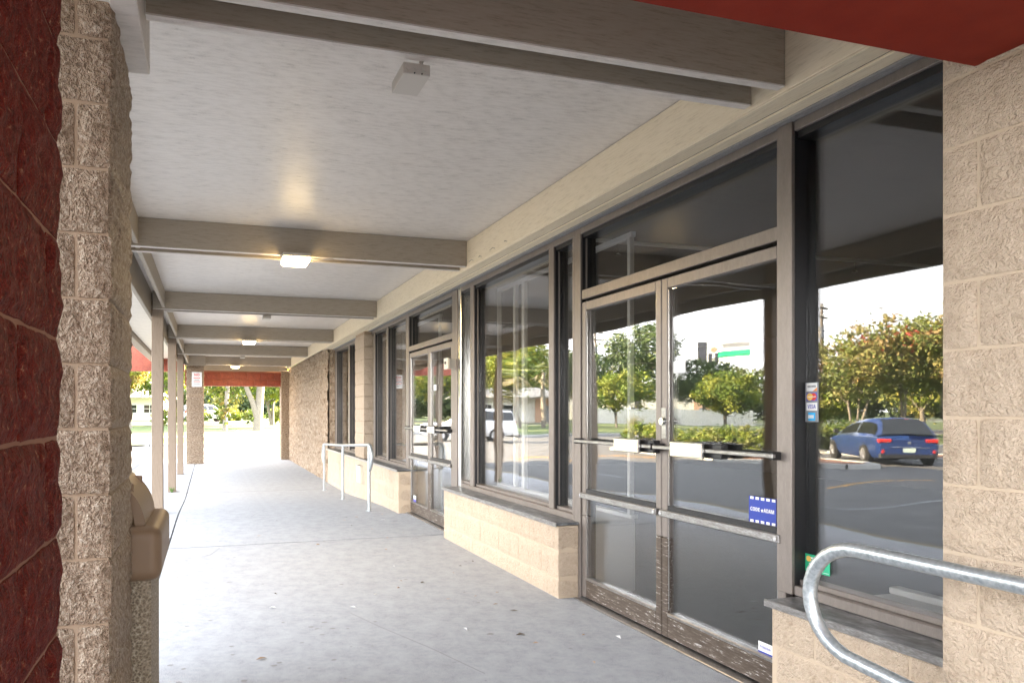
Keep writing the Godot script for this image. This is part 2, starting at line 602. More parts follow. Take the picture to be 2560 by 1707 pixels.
	for c in [["leaf", 0.75], ["leaf_dark", 0.6]]:
		m = mat(c[0], Color.WHITE, 0.7)
		m.vertex_color_use_as_albedo = true
		m.backlight_enabled = true
		m.backlight = Color(c[1], c[1], c[1] * 0.6)
	m = mat("house_wall", lin(0.68, 0.66, 0.60), 0.85)
	m = mat("house_wall_pink", lin(0.55, 0.36, 0.25), 0.85)
	m = mat("roof_tile", lin(0.42, 0.37, 0.31), 0.9)
	m = mat("wire", lin(0.04, 0.04, 0.04), 0.8)
	m = mat("pole_wood", lin(0.14, 0.12, 0.10), 0.9)
	m = mat("parapet_paint", lin(0.40, 0.33, 0.25), 0.9)
	m = mat("roofing", lin(0.12, 0.11, 0.10), 0.95)
	m = mat("dry_leaf", lin(0.22, 0.10, 0.04), 0.8)
	m = mat("paper_scrap", lin(0.72, 0.73, 0.75), 0.8)
	m = mat("plastic_ivory", lin(0.62, 0.57, 0.46), 0.5)
	m = mat("conduit_box", lin(0.50, 0.46, 0.40), 0.5)


# ---------------------------------------------------------------- ground
func gh(x: float, d: float) -> float:
	var out := -0.24 - 0.09 * clampf((-x - 2.0) / 14.0, 0.0, 1.0)
	return out + 0.50 * clampf((d - 36.0) / 40.0, 0.0, 1.0)


func fy(d: float) -> float:
	return -0.14 * smoothstep(9.0, 13.0, d)


func terrain(x0: float, x1: float, d0: float, d1: float, cell: float, lift: float) -> ArrayMesh:
	var b := MB.new()
	var nx := maxi(1, int(ceil((x1 - x0) / cell)))
	var nd := maxi(1, int(ceil((d1 - d0) / cell)))
	for i in nx:
		for j in nd:
			var q := []
			for k in [[0, 0], [1, 0], [1, 1], [0, 1]]:
				var x := lerpf(x0, x1, float(i + k[0]) / nx)
				var d := lerpf(d0, d1, float(j + k[1]) / nd)
				q.append(P(x, gh(x, d) + lift, d))
			b.face(q, Vector3.UP)
	return b.mesh()


# a kerb of rounded section following a path of (x, d) points
func kerb(path: Array, width: float, lift: float) -> ArrayMesh:
	var b := MB.new()
	for i in path.size() - 1:
		var p0: Vector2 = path[i]
		var p1: Vector2 = path[i + 1]
		var steps := maxi(1, int(p0.distance_to(p1) / 3.0))
		for s in steps:
			var a := p0.lerp(p1, float(s) / steps)
			var c := p0.lerp(p1, float(s + 1) / steps)
			var side := (c - a).orthogonal().normalized() * width * 0.5
			var sec := []
			for e in [a, c]:
				var y := gh(e.x, e.y)
				sec.append([P(e.x - side.x, y - 0.1, e.y - side.y), P(e.x - side.x, y + lift - 0.02, e.y - side.y), P(e.x - side.x * 0.8, y + lift, e.y - side.y * 0.8), P(e.x + side.x * 0.8, y + lift, e.y + side.y * 0.8), P(e.x + side.x, y + lift - 0.02, e.y + side.y), P(e.x + side.x, y - 0.1, e.y + side.y)])
			var mid := (a + c) * 0.5
			for k in 5:
				var q := [sec[0][k], sec[0][k + 1], sec[1][k + 1], sec[1][k]]
				var ctr: Vector3 = (q[0] + q[1] + q[2] + q[3]) * 0.25
				b.face(q, (ctr - P(mid.x, gh(mid.x, mid.y) - 0.05, mid.y)).normalized())
	return b.mesh()


func strip(x0: float, x1: float, d0: float, d1: float, lift: float) -> ArrayMesh:
	return terrain(x0, x1, d0, d1, 4.0, lift)


func make_ground() -> void:
	var far := MB.new()
	far.face([P(-2500, -0.75, -2500), P(2500, -0.75, -2500), P(2500, -0.75, 2500), P(-2500, -0.75, 2500)], Vector3.UP)
	struct("ground", far.mesh(), M.grass)
	struct("parking_lot", terrain(-110, 60, -40, 46, 3.0, 0.0), M.asphalt)
	# lawns with kerbs
	for g in [[-3.6, 60.0, 34.0, 46.0], [-110.0, 60.0, 46.0, 140.0], [-110.0, -26.0, 25.0, 37.0], [-110.0, -14.0, 43.0, 46.0]]:
		struct("lawn", terrain(g[0], g[1], g[2], g[3], 4.0, 0.10), M.grass)
	var kerbs := [[Vector2(60, 34), Vector2(-2.6, 34), Vector2(-3.5, 34.6), Vector2(-3.8, 35.6), Vector2(-3.8, 46), Vector2(-14, 46), Vector2(-14, 44), Vector2(-15, 43), Vector2(-110, 43)], [Vector2(-110, 37), Vector2(-27, 37), Vector2(-26, 36), Vector2(-26, 26), Vector2(-27, 25), Vector2(-110, 25)]]
	for k in kerbs:
		struct("kerb", kerb(k, 0.16, 0.12), M.old_concrete)
	struct("footpath", terrain(-3.6, 60, 41.5, 43.0, 4.0, 0.104), M.old_concrete)
	struct("footpath", terrain(-110, 60, 66.0, 67.6, 4.0, 0.104), M.old_concrete)
	struct("street", terrain(-110, 60, 72.0, 79.0, 4.0, 0.106), M.asphalt)
	# planted island beside the parked car
	var isl := [Vector2(-11.2, 16.2), Vector2(-12.0, 15.4), Vector2(-13.2, 15.5), Vector2(-13.8, 16.4), Vector2(-13.9, 26.0), Vector2(-13.2, 26.9), Vector2(-11.9, 26.9), Vector2(-11.2, 26.0), Vector2(-11.2, 16.2)]
	struct("island_kerb", kerb(isl, 0.16, 0.14), M.old_concrete)
	struct("island_bed", terrain(-13.85, -11.25, 15.7, 26.7, 1.5, 0.10), M.mulch)
	# a second bed in line with the end of the car row
	var isl2 := [Vector2(-18.0, 16.2), Vector2(-18.8, 15.4), Vector2(-20.0, 15.5), Vector2(-20.6, 16.4), Vector2(-20.7, 22.0), Vector2(-18.0, 22.0), Vector2(-18.0, 16.2)]
	struct("island_kerb", kerb(isl2, 0.16, 0.14), M.old_concrete)
	struct("island_bed", terrain(-20.6, -18.05, 15.7, 21.9, 1.5, 0.10), M.mulch)
	# painted markings
	var marks := [[-4.66, -4.56, 9.0, 9.9, "paint_white"], [-4.66, -4.56, 15.0, 16.3, "paint_white"], [-11.1, -8.0, 12.2, 12.32, "paint_yellow"], [-14.0, -4.6, 21.55, 21.67, "paint_yellow"], [-14.0, -4.6, 21.85, 21.97, "paint_yellow"], [-3.6, -1.9, 19.2, 19.32, "paint_white"], [-9.8, -4.8, 9.0, 9.1, "paint_white"], [-17.8, -14.2, 19.9, 20.0, "paint_white"]]
	for k in marks:
		struct("road_marking", strip(k[0], k[1], k[2], k[3], 0.005), M[k[4]])
	# walkway slab in panels with open joints
	var walk := Node3D.new()
	walk.name = "walkway"
	walk.set_meta("kind", "structure")
	add_child(walk)
	bar("joint_filler", walk, M.joint_dark, -1.70, 2.66, -0.60, -0.185, -6.0, 23.2, 0.0)
	for xs in [[-1.70, -0.400], [-0.384, 2.655]]:
		for ds in [[-6.0, -0.006], [0.006, 7.182], [7.216, 13.285], [13.315, 18.294], [18.306, 23.2]]:
			var b := MB.new()
			var steps := 10
			for s in steps:
				var a := lerpf(ds[0], ds[1], float(s) / steps)
				var c := lerpf(ds[0], ds[1], float(s + 1) / steps)
				b.face([P(xs[0], fy(a), a), P(xs[1], fy(a), a), P(xs[1], fy(c), c), P(xs[0], fy(c), c)], Vector3.UP)
				b.face([P(xs[0], fy(a), a), P(xs[0], fy(c), c), P(xs[0], fy(c) - 0.18, c), P(xs[0], fy(a) - 0.18, a)], Vector3.LEFT)
				b.face([P(xs[1], fy(a), a), P(xs[1], fy(c), c), P(xs[1], fy(c) - 0.18, c), P(xs[1], fy(a) - 0.18, a)], Vector3.RIGHT)
			for e in [[ds[0], Vector3.BACK], [ds[1], Vector3.FORWARD]]:
				var y := fy(e[0])
				b.face([P(xs[0], y, e[0]), P(xs[1], y, e[0]), P(xs[1], y - 0.18, e[0]), P(xs[0], y - 0.18, e[0])], e[1])
			put("concrete_panel", b.mesh(), M.concrete, walk)
	var kb := MB.new()
	for s in 24:
		var a := lerpf(-6.0, 23.2, s / 24.0)
		var c := lerpf(-6.0, 23.2, (s + 1) / 24.0)
		kb.face([P(-1.86, fy(a) - 0.005, a), P(-1.705, fy(a) - 0.005, a), P(-1.705, fy(c) - 0.005, c), P(-1.86, fy(c) - 0.005, c)], Vector3.UP)
		kb.face([P(-1.86, fy(a) - 0.005, a), P(-1.86, fy(c) - 0.005, c), P(-1.87, -0.5, c), P(-1.87, -0.5, a)], Vector3.LEFT)
	put("kerb_edge", kb.mesh(), M.kerb_yellow, walk)
	# gum and drip marks worn into the slab
	var st := MB.new()
	for i in 100:
		var d := 2.4 + 6.5 * pow(rng.randf(), 1.3)
		var x := rng.randf_range(-0.3, 2.3)
		if i < 40:
			d = rng.randf_range(2.6, 4.8)
			x = rng.randf_range(-0.2, 1.0)
		var r := rng.randf_range(0.004, 0.016) * (2.0 if rng.randf() < 0.10 else 1.0)
		var pts := []
		var nn := 9
		for k in nn:
			var an := TAU * k / nn
			var rr := r * rng.randf_range(0.7, 1.25)
			pts.append(P(x + cos(an) * rr * 1.3, fy(d) + 0.0015, d + sin(an) * rr))
		for k in nn:
			st.face([P(x, fy(d) + 0.0015, d), pts[k], pts[(k + 1) % nn]], Vector3.UP)
	var so := put("gum_marks", st.mesh(), M.stain, walk)
	so.set_meta("kind", "stuff")
	# hairline cracks
	var cr := MB.new()
	for path in [[Vector2(1.35, 3.3), Vector2(1.2, 3.75), Vector2(1.02, 4.2), Vector2(0.9, 4.55)], [Vector2(-0.3, 8.5), Vector2(0.1, 8.9), Vector2(0.5, 9.1), Vector2(0.75, 9.9)], [Vector2(-0.35, 6.6), Vector2(0.0, 6.75), Vector2(0.1, 7.1)]]:
		for i in path.size() - 1:
			var a: Vector2 = path[i]
			var c: Vector2 = path[i + 1]
			var w := (c - a).orthogonal().normalized() * 0.003
			cr.face([P(a.x - w.x, fy(a.y) + 0.0015, a.y - w.y), P(a.x + w.x, fy(a.y) + 0.0015, a.y + w.y), P(c.x + w.x, fy(c.y) + 0.0015, c.y + w.y), P(c.x - w.x, fy(c.y) + 0.0015, c.y - w.y)], Vector3.UP)
	var co := put("crack", cr.mesh(), M.stain, walk)
	co.set_meta("kind", "stuff")


# ---------------------------------------------------------------- building
func make_building() -> void:
	building = thing("shop_building", "vacant shop building with covered walkway, tan block piers and bronze glass front", "building")
	var B := building
	# near portal: red painted pier on the left
	var pr := part_root("pier", B, "red painted split block pier at the walkway entrance")
	coursed(pr, M.red_block, M.red_mortar, -1.10, -0.302, -0.2, 2.94, 0.55, 1.60, "d", 0.061, 0.014, 0.022, 0.4064, 0.12)
	# tan pier behind it
	var pt := part_root("pier", B, "tan split block pier beside the red one")
	bar("mortar", pt, M.tan_mortar, -0.78, -0.304, -0.2, 2.62, 2.364, 2.955, 0.0)
	var y := 0.061 - 0.2032
	var k := 0
	while y < 2.60:
		var y1 := minf(y + 0.2032, 2.62)
		var j := rng.randf_range(-0.006, 0.006)
		if k % 2 == 1:
			block(pt, M.tan_block, -0.80, -0.402, y + 0.005, y1 - 0.005, 2.362, 2.56)
			block(pt, M.tan_block, -0.392, -0.300 + j, y + 0.005, y1 - 0.005, 2.36, 2.755)
			block(pt, M.tan_block, -0.50, -0.302, y + 0.005, y1 - 0.005, 2.765, 2.96)
		else:
			block(pt, M.tan_block, -0.70, -0.300 + j, y + 0.005, y1 - 0.005, 2.36, 2.56)
			block(pt, M.tan_block, -0.42, -0.302, y + 0.005, y1 - 0.005, 2.57, 2.96)
		y += 0.2032
		k += 1
	# near portal: tan pier on the right
	var pq := part_root("pier", B, "tan split block pier beside the near window")
	coursed(pq, M.pale_block, M.pale_mortar, 2.15, 2.56, -0.2, 2.94, 0.40, 1.585, "d", 0.098, 0.010, 0.022, 0.4064, -0.14)
	var lt := bar("lintel", B, M.red_paint, -0.40, 2.60, 2.345, 2.93, 0.20, 1.50, 0.012)
	lt.set_meta("label", "red painted lintel over the walkway entrance")
	bar("trim_board", B, M.trim_white, -0.298, -0.215, 2.60, 2.94, 1.62, 2.79, 0.004)
	# ceiling, roof and canopy edge
	var dd := -3.0
	while dd < 22.2:
		var d1 := minf(dd + 2.44, 22.3)
		bar("ceiling_panel", B, M.soffit, -1.45, 2.36, 2.94, 2.96, dd + 0.001, d1 - 0.001, 0.0)
		dd += 2.44
	bar("canopy_roof", B, M.roofing, -1.62, 2.60, 2.965, 3.25, -3.0, 22.3, 0.0)
	bar("canopy_fascia", B, M.beam_paint, -1.66, -1.47, 2.83, 3.45, -3.0, 22.3, 0.006)
	for d in [2.357, 6.12, 9.77, 13.42, 17.1, 20.74]:
		for e in [d, d + 0.19]:
			bar("beam", B, M.beam_paint, -0.72 if d > 3.0 else -0.21, 2.318, 2.705, 2.938, e, e + 0.042, 0.002)
			bar("beam_edge", B, M.trim_white, -0.72 if d > 3.0 else -0.21, 2.317, 2.699, 2.7048, e + 0.001, e + 0.042, 0.0)
	bar("edge_beam", B, M.beam_paint, -0.78, -0.735, 2.605, 2.938, 2.97, 21.0, 0.004)
	bar("edge_beam", B, M.beam_paint, -0.60, -0.56, 2.72, 2.936, 2.97, 20.7, 0.004)
	for d in [6.12, 9.78, 13.55, 17.35]:
		var px := -0.735 if d > 7.0 else -0.83
		var po := bar("post", B, M.post_paint, px, px + 0.145, fy(d), 2.70, d + 0.02, d + 0.165, 0.006)
		po.set_meta("label", "square timber post painted beige grey under the canopy edge")
	# fascia over the glass front
	bar("fascia_board", B, M.cream_board, 2.32, 2.36, 2.682, 2.938, 1.2, 21.9, 0.004)
	bar("soffit_board", B, M.cream_board, 2.322, 2.424, 2.672, 2.681, 1.2, 15.0, 0.002)
	bar("soffit_board", B, M.cream_board, 2.430, 2.505, 2.664, 2.676, 1.2, 15.0, 0.002)
	bar("sealant_strip", B, M.sealant_grey, 2.506, 2.60, 2.656, 2.670, 1.2, 15.0, 0.002)
	bar("soffit_backing", B, M.joint_dark, 2.36, 2.60, 2.684, 2.93, 1.2, 15.0, 0.0)
	# bent nails left in the fascia
	for p in [[2.319, 2.72, 5.45, 0.03], [2.319, 2.715, 5.75, -0.02], [2.319, 2.722, 5.95, 0.02], [2.319, 2.72, 5.2, -0.025]]:
		var nb := MB.new()
		nb.tube([P(p[0], p[1], p[2]), P(p[0] - 0.02, p[1] + 0.004, p[2]), P(p[0] - 0.035, p[1] - 0.012, p[2] + p[3])], [0.002, 0.002, 0.0015], 6)
		put("nail", nb.mesh(), M.bronze_dark, B)
	# low block walls under the windows, with metal covered sills
	for w in [[0.60, 2.515, 0.502, 0.098, 0.0], [4.478, 7.014, 0.543, 0.137, 0.0], [8.86, 14.6, 0.575, 0.137, -0.2]]:
		var lw := part_root("low_wall", B)
		coursed(lw, M.pale_block, M.pale_mortar, 2.397, 2.60, w[4], w[2] - 0.022, w[0], w[1], "d", w[3], 0.008, 0.025 if w[0] < 8.0 else 0.07, 0.4064, 0.06)
		bar("sill", lw, M.slate_sill, 2.375, 2.60, w[2] - 0.020, w[2], w[0] - 0.012, w[1] + 0.012, 0.005)
		bar("sill_edge", lw, M.worn_metal, 2.368, 2.376, w[2] - 0.028, w[2] + 0.003, w[0] - 0.014, w[1] + 0.014, 0.002)
	# narrow pier between the far windows
	var np := part_root("pier", B, "narrow tan block pier between two far windows")
	bar("mortar", np, M.tan_mortar, 2.436, 2.64, 0.55, 2.66, 11.16, 11.84, 0.0)
	y = 0.58
	while y < 2.60:
		var y1 := minf(y + 0.2032, 2.66)
		block(np, M.pale_block, 2.428, 2.64, y + 0.005, y1 - 0.005, 11.14, 11.86, 0.016, 0.05)
		y += 0.2032
	# rough rendered wall at the far end
	var sw := MB.new()
	var nz := FastNoiseLite.new()
	nz.seed = 5
	nz.frequency = 3.6
	nz.fractal_octaves = 4
	var nd := 220
	var ny := 80
	for i in nd:
		for j in ny:
			var q := []
			for kk in [[0, 0], [1, 0], [1, 1], [0, 1]]:
				var d := lerpf(14.6, 21.9, float(i + kk[0]) / nd)
				var yy := lerpf(-0.2, 2.70, float(j + kk[1]) / ny)
				q.append(P(2.40 + 0.065 * nz.get_noise_2d(d * 2.2, yy * 1.1), yy, d))
			sw.quad(q[0], q[1], q[2], q[3])
	sw.box(P(2.44, -0.2, 21.9), P(2.70, 2.70, 14.6), 0.0)
	var swo := put("wall", sw.mesh(), M.rough_render, B)
	swo.set_meta("label", "rough tan rendered wall beyond the far window")
	# far portal
	var fp := part_root("pier", B, "tan rough pier carrying a notice at the far end")
	bar("mortar", fp, M.tan_mortar, -0.60, -0.17, -0.3, 2.66, 20.80, 21.40, 0.0)
	y = -0.14
	while y < 2.6:
		block(fp, M.tan_block_far, -0.62, -0.16, y + 0.004, minf(y + 0.2032, 2.66) - 0.004, 20.78, 21.42, 0.02, 0.08)
		y += 0.2032
	var fs := part_root("pier", B)
	bar("mortar", fs, M.tan_mortar, 2.17, 2.40, -0.3, 2.62, 21.92, 22.40, 0.0)
	y = -0.14
	while y < 2.6:
		block(fs, M.tan_block_far, 2.15, 2.42, y + 0.004, minf(y + 0.2032, 2.62) - 0.004, 21.90, 22.40, 0.02, 0.08)
		y += 0.2032
	bar("pier_cap", B, M.beam_paint, -0.66, -0.10, 2.66, 2.936, 20.55, 20.73, 0.004)
	bar("pier_cap", B, M.beam_paint, 2.08, 2.318, 2.62, 2.72, 21.80, 21.895, 0.004)
	var lf := part_root("lintel", B, "red painted block lintel over the far opening")
	bar("core", lf, M.red_mortar, -0.7, 2.35, 2.145, 2.62, 22.02, 22.33, 0.0)
	for row in [[2.14, 2.34, 0.0], [2.344, 2.56, 0.2]]:
		var x: float = -0.70 - row[2]
		while x < 2.34:
			var xa := maxf(x, -0.70)
			var xb := minf(x + 0.4064, 2.34)
			if xb - xa > 0.04:
				block(lf, M.red_lintel_far, xa + 0.003, xb - 0.003, row[0] + 0.003, row[1] - 0.003, 22.0, 22.35, 0.012, 0.08)
			x += 0.4064
	bar("header_board", B, M.beam_paint, -0.62, 2.30, 2.60, 2.938, 21.94, 21.99, 0.004)
	var lo := bar("lintel", B, M.red_lintel_far, -2.6, -0.72, 2.56, 3.3, 22.0, 22.35, 0.01)
	lo.set_meta("label", "red band of the far portal over the parking side")
	# the bulk of the building behind the glass
	bar("upper_wall", B, M.parapet_paint, 2.62, 2.90, 2.97, 6.3, -14.0, 21.5, 0.01)
	bar("end_wall", B, M.parapet_paint, 2.905, 20.0, -0.3, 6.3, 21.2, 21.5, 0.01)
	bar("back_wall", B, M.parapet_paint, 19.7, 20.0, -0.3, 6.3, -14.0, 21.195, 0.01)
	bar("end_wall", B, M.parapet_paint, 2.62, 19.7, -0.3, 6.3, -14.3, -14.0, 0.01)
	bar("front_wall", B, M.parapet_paint, 2.62, 2.80, -0.3, 2.96, -14.0, 0.55, 0.01)
	bar("front_wall", B, M.parapet_paint, 2.72, 2.90, -0.3, 2.96, 14.65, 21.2, 0.01)
	bar("roof", B, M.roofing, 2.90, 19.7, 5.6, 5.9, -14.0, 21.2, 0.0)


# ---------------------------------------------------------------- glass front
const FX := 2.553   # front of the frames
const GX := 2.630   # middle of the window panes

func mullion(parent: Node, d0: float, d1: float, y0: float, y1: float) -> void:
	bar("mullion_cap", parent, M.bronze_frame, FX, FX + 0.018, y0, y1, d0, d1, 0.003)
	bar("mullion_body", parent, M.bronze_dark, FX + 0.018, 2.68, y0, y1, d0 + 0.004, d1 - 0.004, 0.0)
	bar("mullion_stop", parent, M.bronze_frame, FX + 0.045, FX + 0.055, y0 + 0.03, y1 - 0.03, d0 - 0.004, d1 + 0.004, 0.001)


func window(d0: float, d1: float, y0: float, y1: float, mulls: Array, label := "") -> Node3D:
	var w := part_root("window", building, label)
	# head and sill rails
	bar("head_rail", w, M.bronze_frame, FX, FX + 0.02, y1 - 0.045, y1, d0, d1, 0.003)
	bar("head_body", w, M.bronze_dark, FX + 0.02, 2.68, y1 - 0.075, y1, d0, d1, 0.0)
	bar("sill_rail", w, M.bronze_frame, FX, 2.68, y0, y0 + 0.045, d0, d1, 0.004)
	bar("sill_stop", w, M.bronze_frame, FX + 0.03, 2.66, y0 + 0.045, y0 + 0.07, d0, d1, 0.003)
	for m in mulls:
		mullion(w, m[0], m[1], y0 + 0.045, y1 - 0.045)
	var edges := [d0]
	for m in mulls:
		edges.append(m[0])
		edges.append(m[1])
	edges.append(d1)
	for i in range(0, edges.size(), 2):
		if edges[i + 1] - edges[i] > 0.08:
			for gx in [GX - 0.008, GX + 0.008]:   # double glazing
				bar("pane", w, M.glass, gx - 0.003, gx + 0.003, y0 + 0.065, y1 - 0.07, edges[i] + 0.004, edges[i + 1] - 0.004, 0.0)
	return w


# one glazed door leaf between d0 (near) and d1 (far); meet = "far" if the meeting stile is the far one
func door_leaf(d0: float, d1: float, label: String, meet_far: bool, far_pair := false) -> Node3D:
	var w := part_root("door", building, label)
	var x0 := 2.562
	var x1 := 2.608
	var top := 2.118
	var meet := d1 if meet_far else d0
	for e in [[d0, d0 + 0.052], [d1 - 0.052, d1]]:
		bar("stile", w, M.bronze_frame, x0, x1, 0.60, top, e[0], e[1], 0.004)
		bar("stile_foot", w, M.scraped_frame if absf(e[0] - meet) < 0.06 or absf(e[1] - meet) < 0.06 else M.bronze_frame, x0, x1, 0.02, 0.598, e[0], e[1], 0.004)
		var inner: float = e[1] if e[0] == d0 else e[0]
		bar("glazing_bead", w, M.bright_metal, x0 + 0.006, x0 + 0.012, 0.18, top - 0.07, inner - 0.006, inner + 0.006, 0.001)
	bar("top_rail", w, M.bronze_frame, x0, x1, top - 0.062, top, d0 + 0.053, d1 - 0.053, 0.004)
	bar("bottom_rail", w, M.scraped_frame, x0, x1, 0.022, 0.145, d0 + 0.053, d1 - 0.053, 0.004)
	bar("bottom_bead", w, M.worn_metal, x0 - 0.004, x1, 0.146, 0.165, d0 + 0.053, d1 - 0.053, 0.004)
	bar("mid_bar", w, M.worn_metal, x0 - 0.030, x0 - 0.004, 0.725, 0.765, d0 + 0.012, d1 - 0.012, 0.004)
	bar("mid_gasket", w, M.bronze_dark, x0, x1 - 0.004, 0.762, 0.792, d0 + 0.053, d1 - 0.053, 0.002)
	for gx in [2.585, 2.599]:   # double glazing
		bar("pane", w, M.glass, gx - 0.003, gx + 0.003, 0.166, top - 0.063, d0 + 0.054, d1 - 0.054, 0.0)
	for d in [d0 + 0.03, d1 - 0.03]:
		var sc := put("screw", cyl(0.011, 0.006, 12), M.bright_metal, w, P(x0 - 0.033, 0.745, d), Vector3(0, 0, PI / 2))
		sc.name = "screw"
	# panic rod and paddle
	bar("push_rod", w, M.worn_metal, x0 - 0.072, x0 - 0.050, 1.120, 1.142, d0 + 0.005, d1 - 0.005, 0.004)
	for d in [d0 + 0.02, d1 - 0.02]:
		bar("rod_bracket", w, M.bronze_dark, x0 - 0.070, x0, 1.112, 1.150, d - 0.014, d + 0.014, 0.004)
	var pm := d1 - 0.327 if meet_far else d0 + 0.229
	bar("push_paddle", w, M.bright_metal, x0 - 0.092, x0 - 0.073, 1.088, 1.172, pm - 0.133, pm + 0.133, 0.006)
	bar("paddle_housing", w, M.bronze_dark, x0 - 0.049, x0 - 0.004, 1.092, 1.168, pm - 0.226, pm + 0.10, 0.004)
	return w


func make_storefront() -> void:
	# near window, door pair, shop window with side lights, second door pair, far windows
	window(0.60, 2.546, 0.502, 2.656, [], "tall near window of the glass front beside the doors")
	var f1 := part_root("frame", building)
	bar("jamb_cap", f1, M.bronze_frame, FX - 0.012, FX + 0.008, 0.504, 2.656, 2.547, 2.635, 0.003)
	bar("jamb_body", f1, M.bronze_dark, FX + 0.008, 2.68, 0.504, 2.656, 2.548, 2.594, 0.0)
	bar("jamb_foot", f1, M.bronze_frame, FX, 2.68, 0.0, 0.474, 2.53, 2.594, 0.003)
	bar("head_rail", f1, M.bronze_frame, FX, FX + 0.02, 2.611, 2.655, 2.636, 4.443, 0.003)
	bar("head_body", f1, M.bronze_dark, FX + 0.02, 2.68, 2.585, 2.655, 2.596, 4.443, 0.0)
	bar("transom_bar", f1, M.bronze_frame, FX + 0.009, 2.66, 2.140, 2.208, 2.596, 4.443, 0.004)
	bar("transom_pane", f1, M.glass, GX - 0.003, GX + 0.003, 2.208, 2.586, 2.596, 4.443, 0.0)
	mullion(f1, 4.444, 4.530, 0.0, 2.656)
	bar("threshold", f1, M.worn_metal, 2.50, 2.66, 0.0005, 0.014, 2.596, 4.443, 0.003)
	door_leaf(2.602, 3.522, "glazed door leaf with blue sticker and paper notice", true)
	door_leaf(3.528, 4.436, "glazed door leaf beside the low block wall", false)
	put("lock_cylinder", cyl(0.022, 0.03, 18), M.bright_metal, f1, P(2.552, 1.281, 3.497), Vector3(0, 0, PI / 2))
	bar("lock_plate", f1, M.worn_metal, 2.556, 2.5615, 1.18, 1.36, 3.476, 3.518, 0.001)
	window(4.530, 6.900, 0.543, 2.656, [[4.530, 4.560], [4.850, 4.930], [6.550, 6.640]], "shop window with two narrow side lights over the low wall")
	var f2 := part_root("frame", building)
	bar("jamb_channel", f2, M.bright_metal, FX - 0.004, 2.68, 0.543, 2.656, 6.905, 6.985, 0.004)
	bar("jamb_reveal", f2, M.bronze_dark, FX + 0.02, 2.68, 0.543, 2.656, 6.986, 7.03, 0.0)
	bar("jamb_front", f2, M.bronze_frame, FX, 2.68, 0.0, 2.656, 7.031, 7.19, 0.004)
	bar("head_rail", f2, M.bronze_frame, FX, FX + 0.02, 2.611, 2.655, 7.191, 8.919, 0.003)
	bar("head_body", f2, M.bronze_dark, FX + 0.02, 2.68, 2.585, 2.655, 7.191, 8.919, 0.0)
	bar("transom_bar", f2, M.bronze_frame, FX, 2.66, 2.140, 2.208, 7.191, 8.919, 0.004)
	bar("transom_pane", f2, M.glass, GX - 0.003, GX + 0.003, 2.208, 2.586, 7.191, 8.919, 0.0)
	mullion(f2, 8.92, 9.03, 0.0, 2.656)
	bar("threshold", f2, M.worn_metal, 2.50, 2.66, 0.0005, 0.014, 7.191, 8.919, 0.003)
	door_leaf(7.20, 8.05, "far glazed door leaf with a small white notice", true, true)
	door_leaf(8.056, 8.91, "far glazed door leaf beside the handrail", false, true)
	window(9.03, 11.14, 0.575, 2.656, [[9.03, 9.06], [10.05, 10.13], [10.90, 11.0]], "two light window behind the handrail")
	window(11.86, 14.60, 0.575, 2.656, [[13.0, 13.12], [14.40, 14.60]], "farthest window of the glass front")


func make_interior() -> void:
	var B := building
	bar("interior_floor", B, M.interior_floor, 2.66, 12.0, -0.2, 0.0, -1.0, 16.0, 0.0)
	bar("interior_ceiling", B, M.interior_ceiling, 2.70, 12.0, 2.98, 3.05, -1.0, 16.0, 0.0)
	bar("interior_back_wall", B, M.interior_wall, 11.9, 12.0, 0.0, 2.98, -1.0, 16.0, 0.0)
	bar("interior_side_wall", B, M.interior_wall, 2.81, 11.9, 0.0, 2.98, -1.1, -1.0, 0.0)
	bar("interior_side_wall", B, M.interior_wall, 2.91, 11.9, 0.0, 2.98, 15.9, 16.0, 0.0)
	# deep window ledges with an inner line of white mullions
	bar("inner_mullion", B, M.interior_white, 3.012, 3.04, 0.53, 2.64, 2.02, 2.05, 0.003)
	for w in [[0.6, 2.46, 0.50], [4.50, 7.02, 0.54], [8.98, 14.6, 0.57]]:
		var l := part_root("window_ledge", B, "white ledge and mullions inside the glass")
		bar("ledge", l, M.interior_white, 2.685, 3.05, 0.0, w[2], w[0], w[1], 0.01)
		bar("ledge_lip", l, M.interior_white, 3.01, 3.07, w[2], w[2] + 0.03, w[0] + 0.0, w[1], 0.004)
		var d: float = w[0] + (0.02 if w[0] > 1.0 else 9.0)
		while d < w[1] + 0.01:
			bar("inner_mullion", l, M.interior_white, 3.01, 3.05, w[2] + 0.03, 2.64, d, d + 0.035, 0.003)
			d += (w[1] - w[0] - 0.06) / (1.0 if w[0] < 1 else 1.0 if w[0] < 5 else 3.0)
		if w[0] > 1.0:
			bar("inner_head", l, M.interior_white, 3.01, 3.05, 2.64, 2.68, w[0], w[1], 0.003)
	bar("inner_mullion", B, M.interior_white, 3.012, 3.052, 0.57, 2.64, 6.34, 6.40, 0.003)
	bar("inner_mullion", B, M.interior_white, 3.012, 3.052, 0.57, 2.64, 6.55, 6.60, 0.003)
	# a few ceiling pipes with sprinkler heads
	for d in [2.2, 5.6]:
		var sp := thing("sprinkler_pipe", "thin sprinkler pipe under the shop ceiling behind the %s glass" % ("near window" if d < 3 else "shop window"), "pipe", P(4.0, 2.9, d), 0.0, "sprinkler pipes inside the shop")
		var b := MB.new()
		b.tube([Vector3(-1.1, 0, 0), Vector3(4.5, 0, 0)], [0.02, 0.02], 8)
		put("pipe", b.mesh(), M.interior_white, sp)
		for x in [-0.4, 2.4]:
			var h := MB.new()
			h.lathe(Vector3(x, -0.10, 0), [Vector2(0.0, -0.02), Vector2(0.03, -0.02), Vector2(0.012, 0.0), Vector2(0.012, 0.09)], 10)
			put("sprinkler_head", h.mesh(), M.bright_metal, sp)


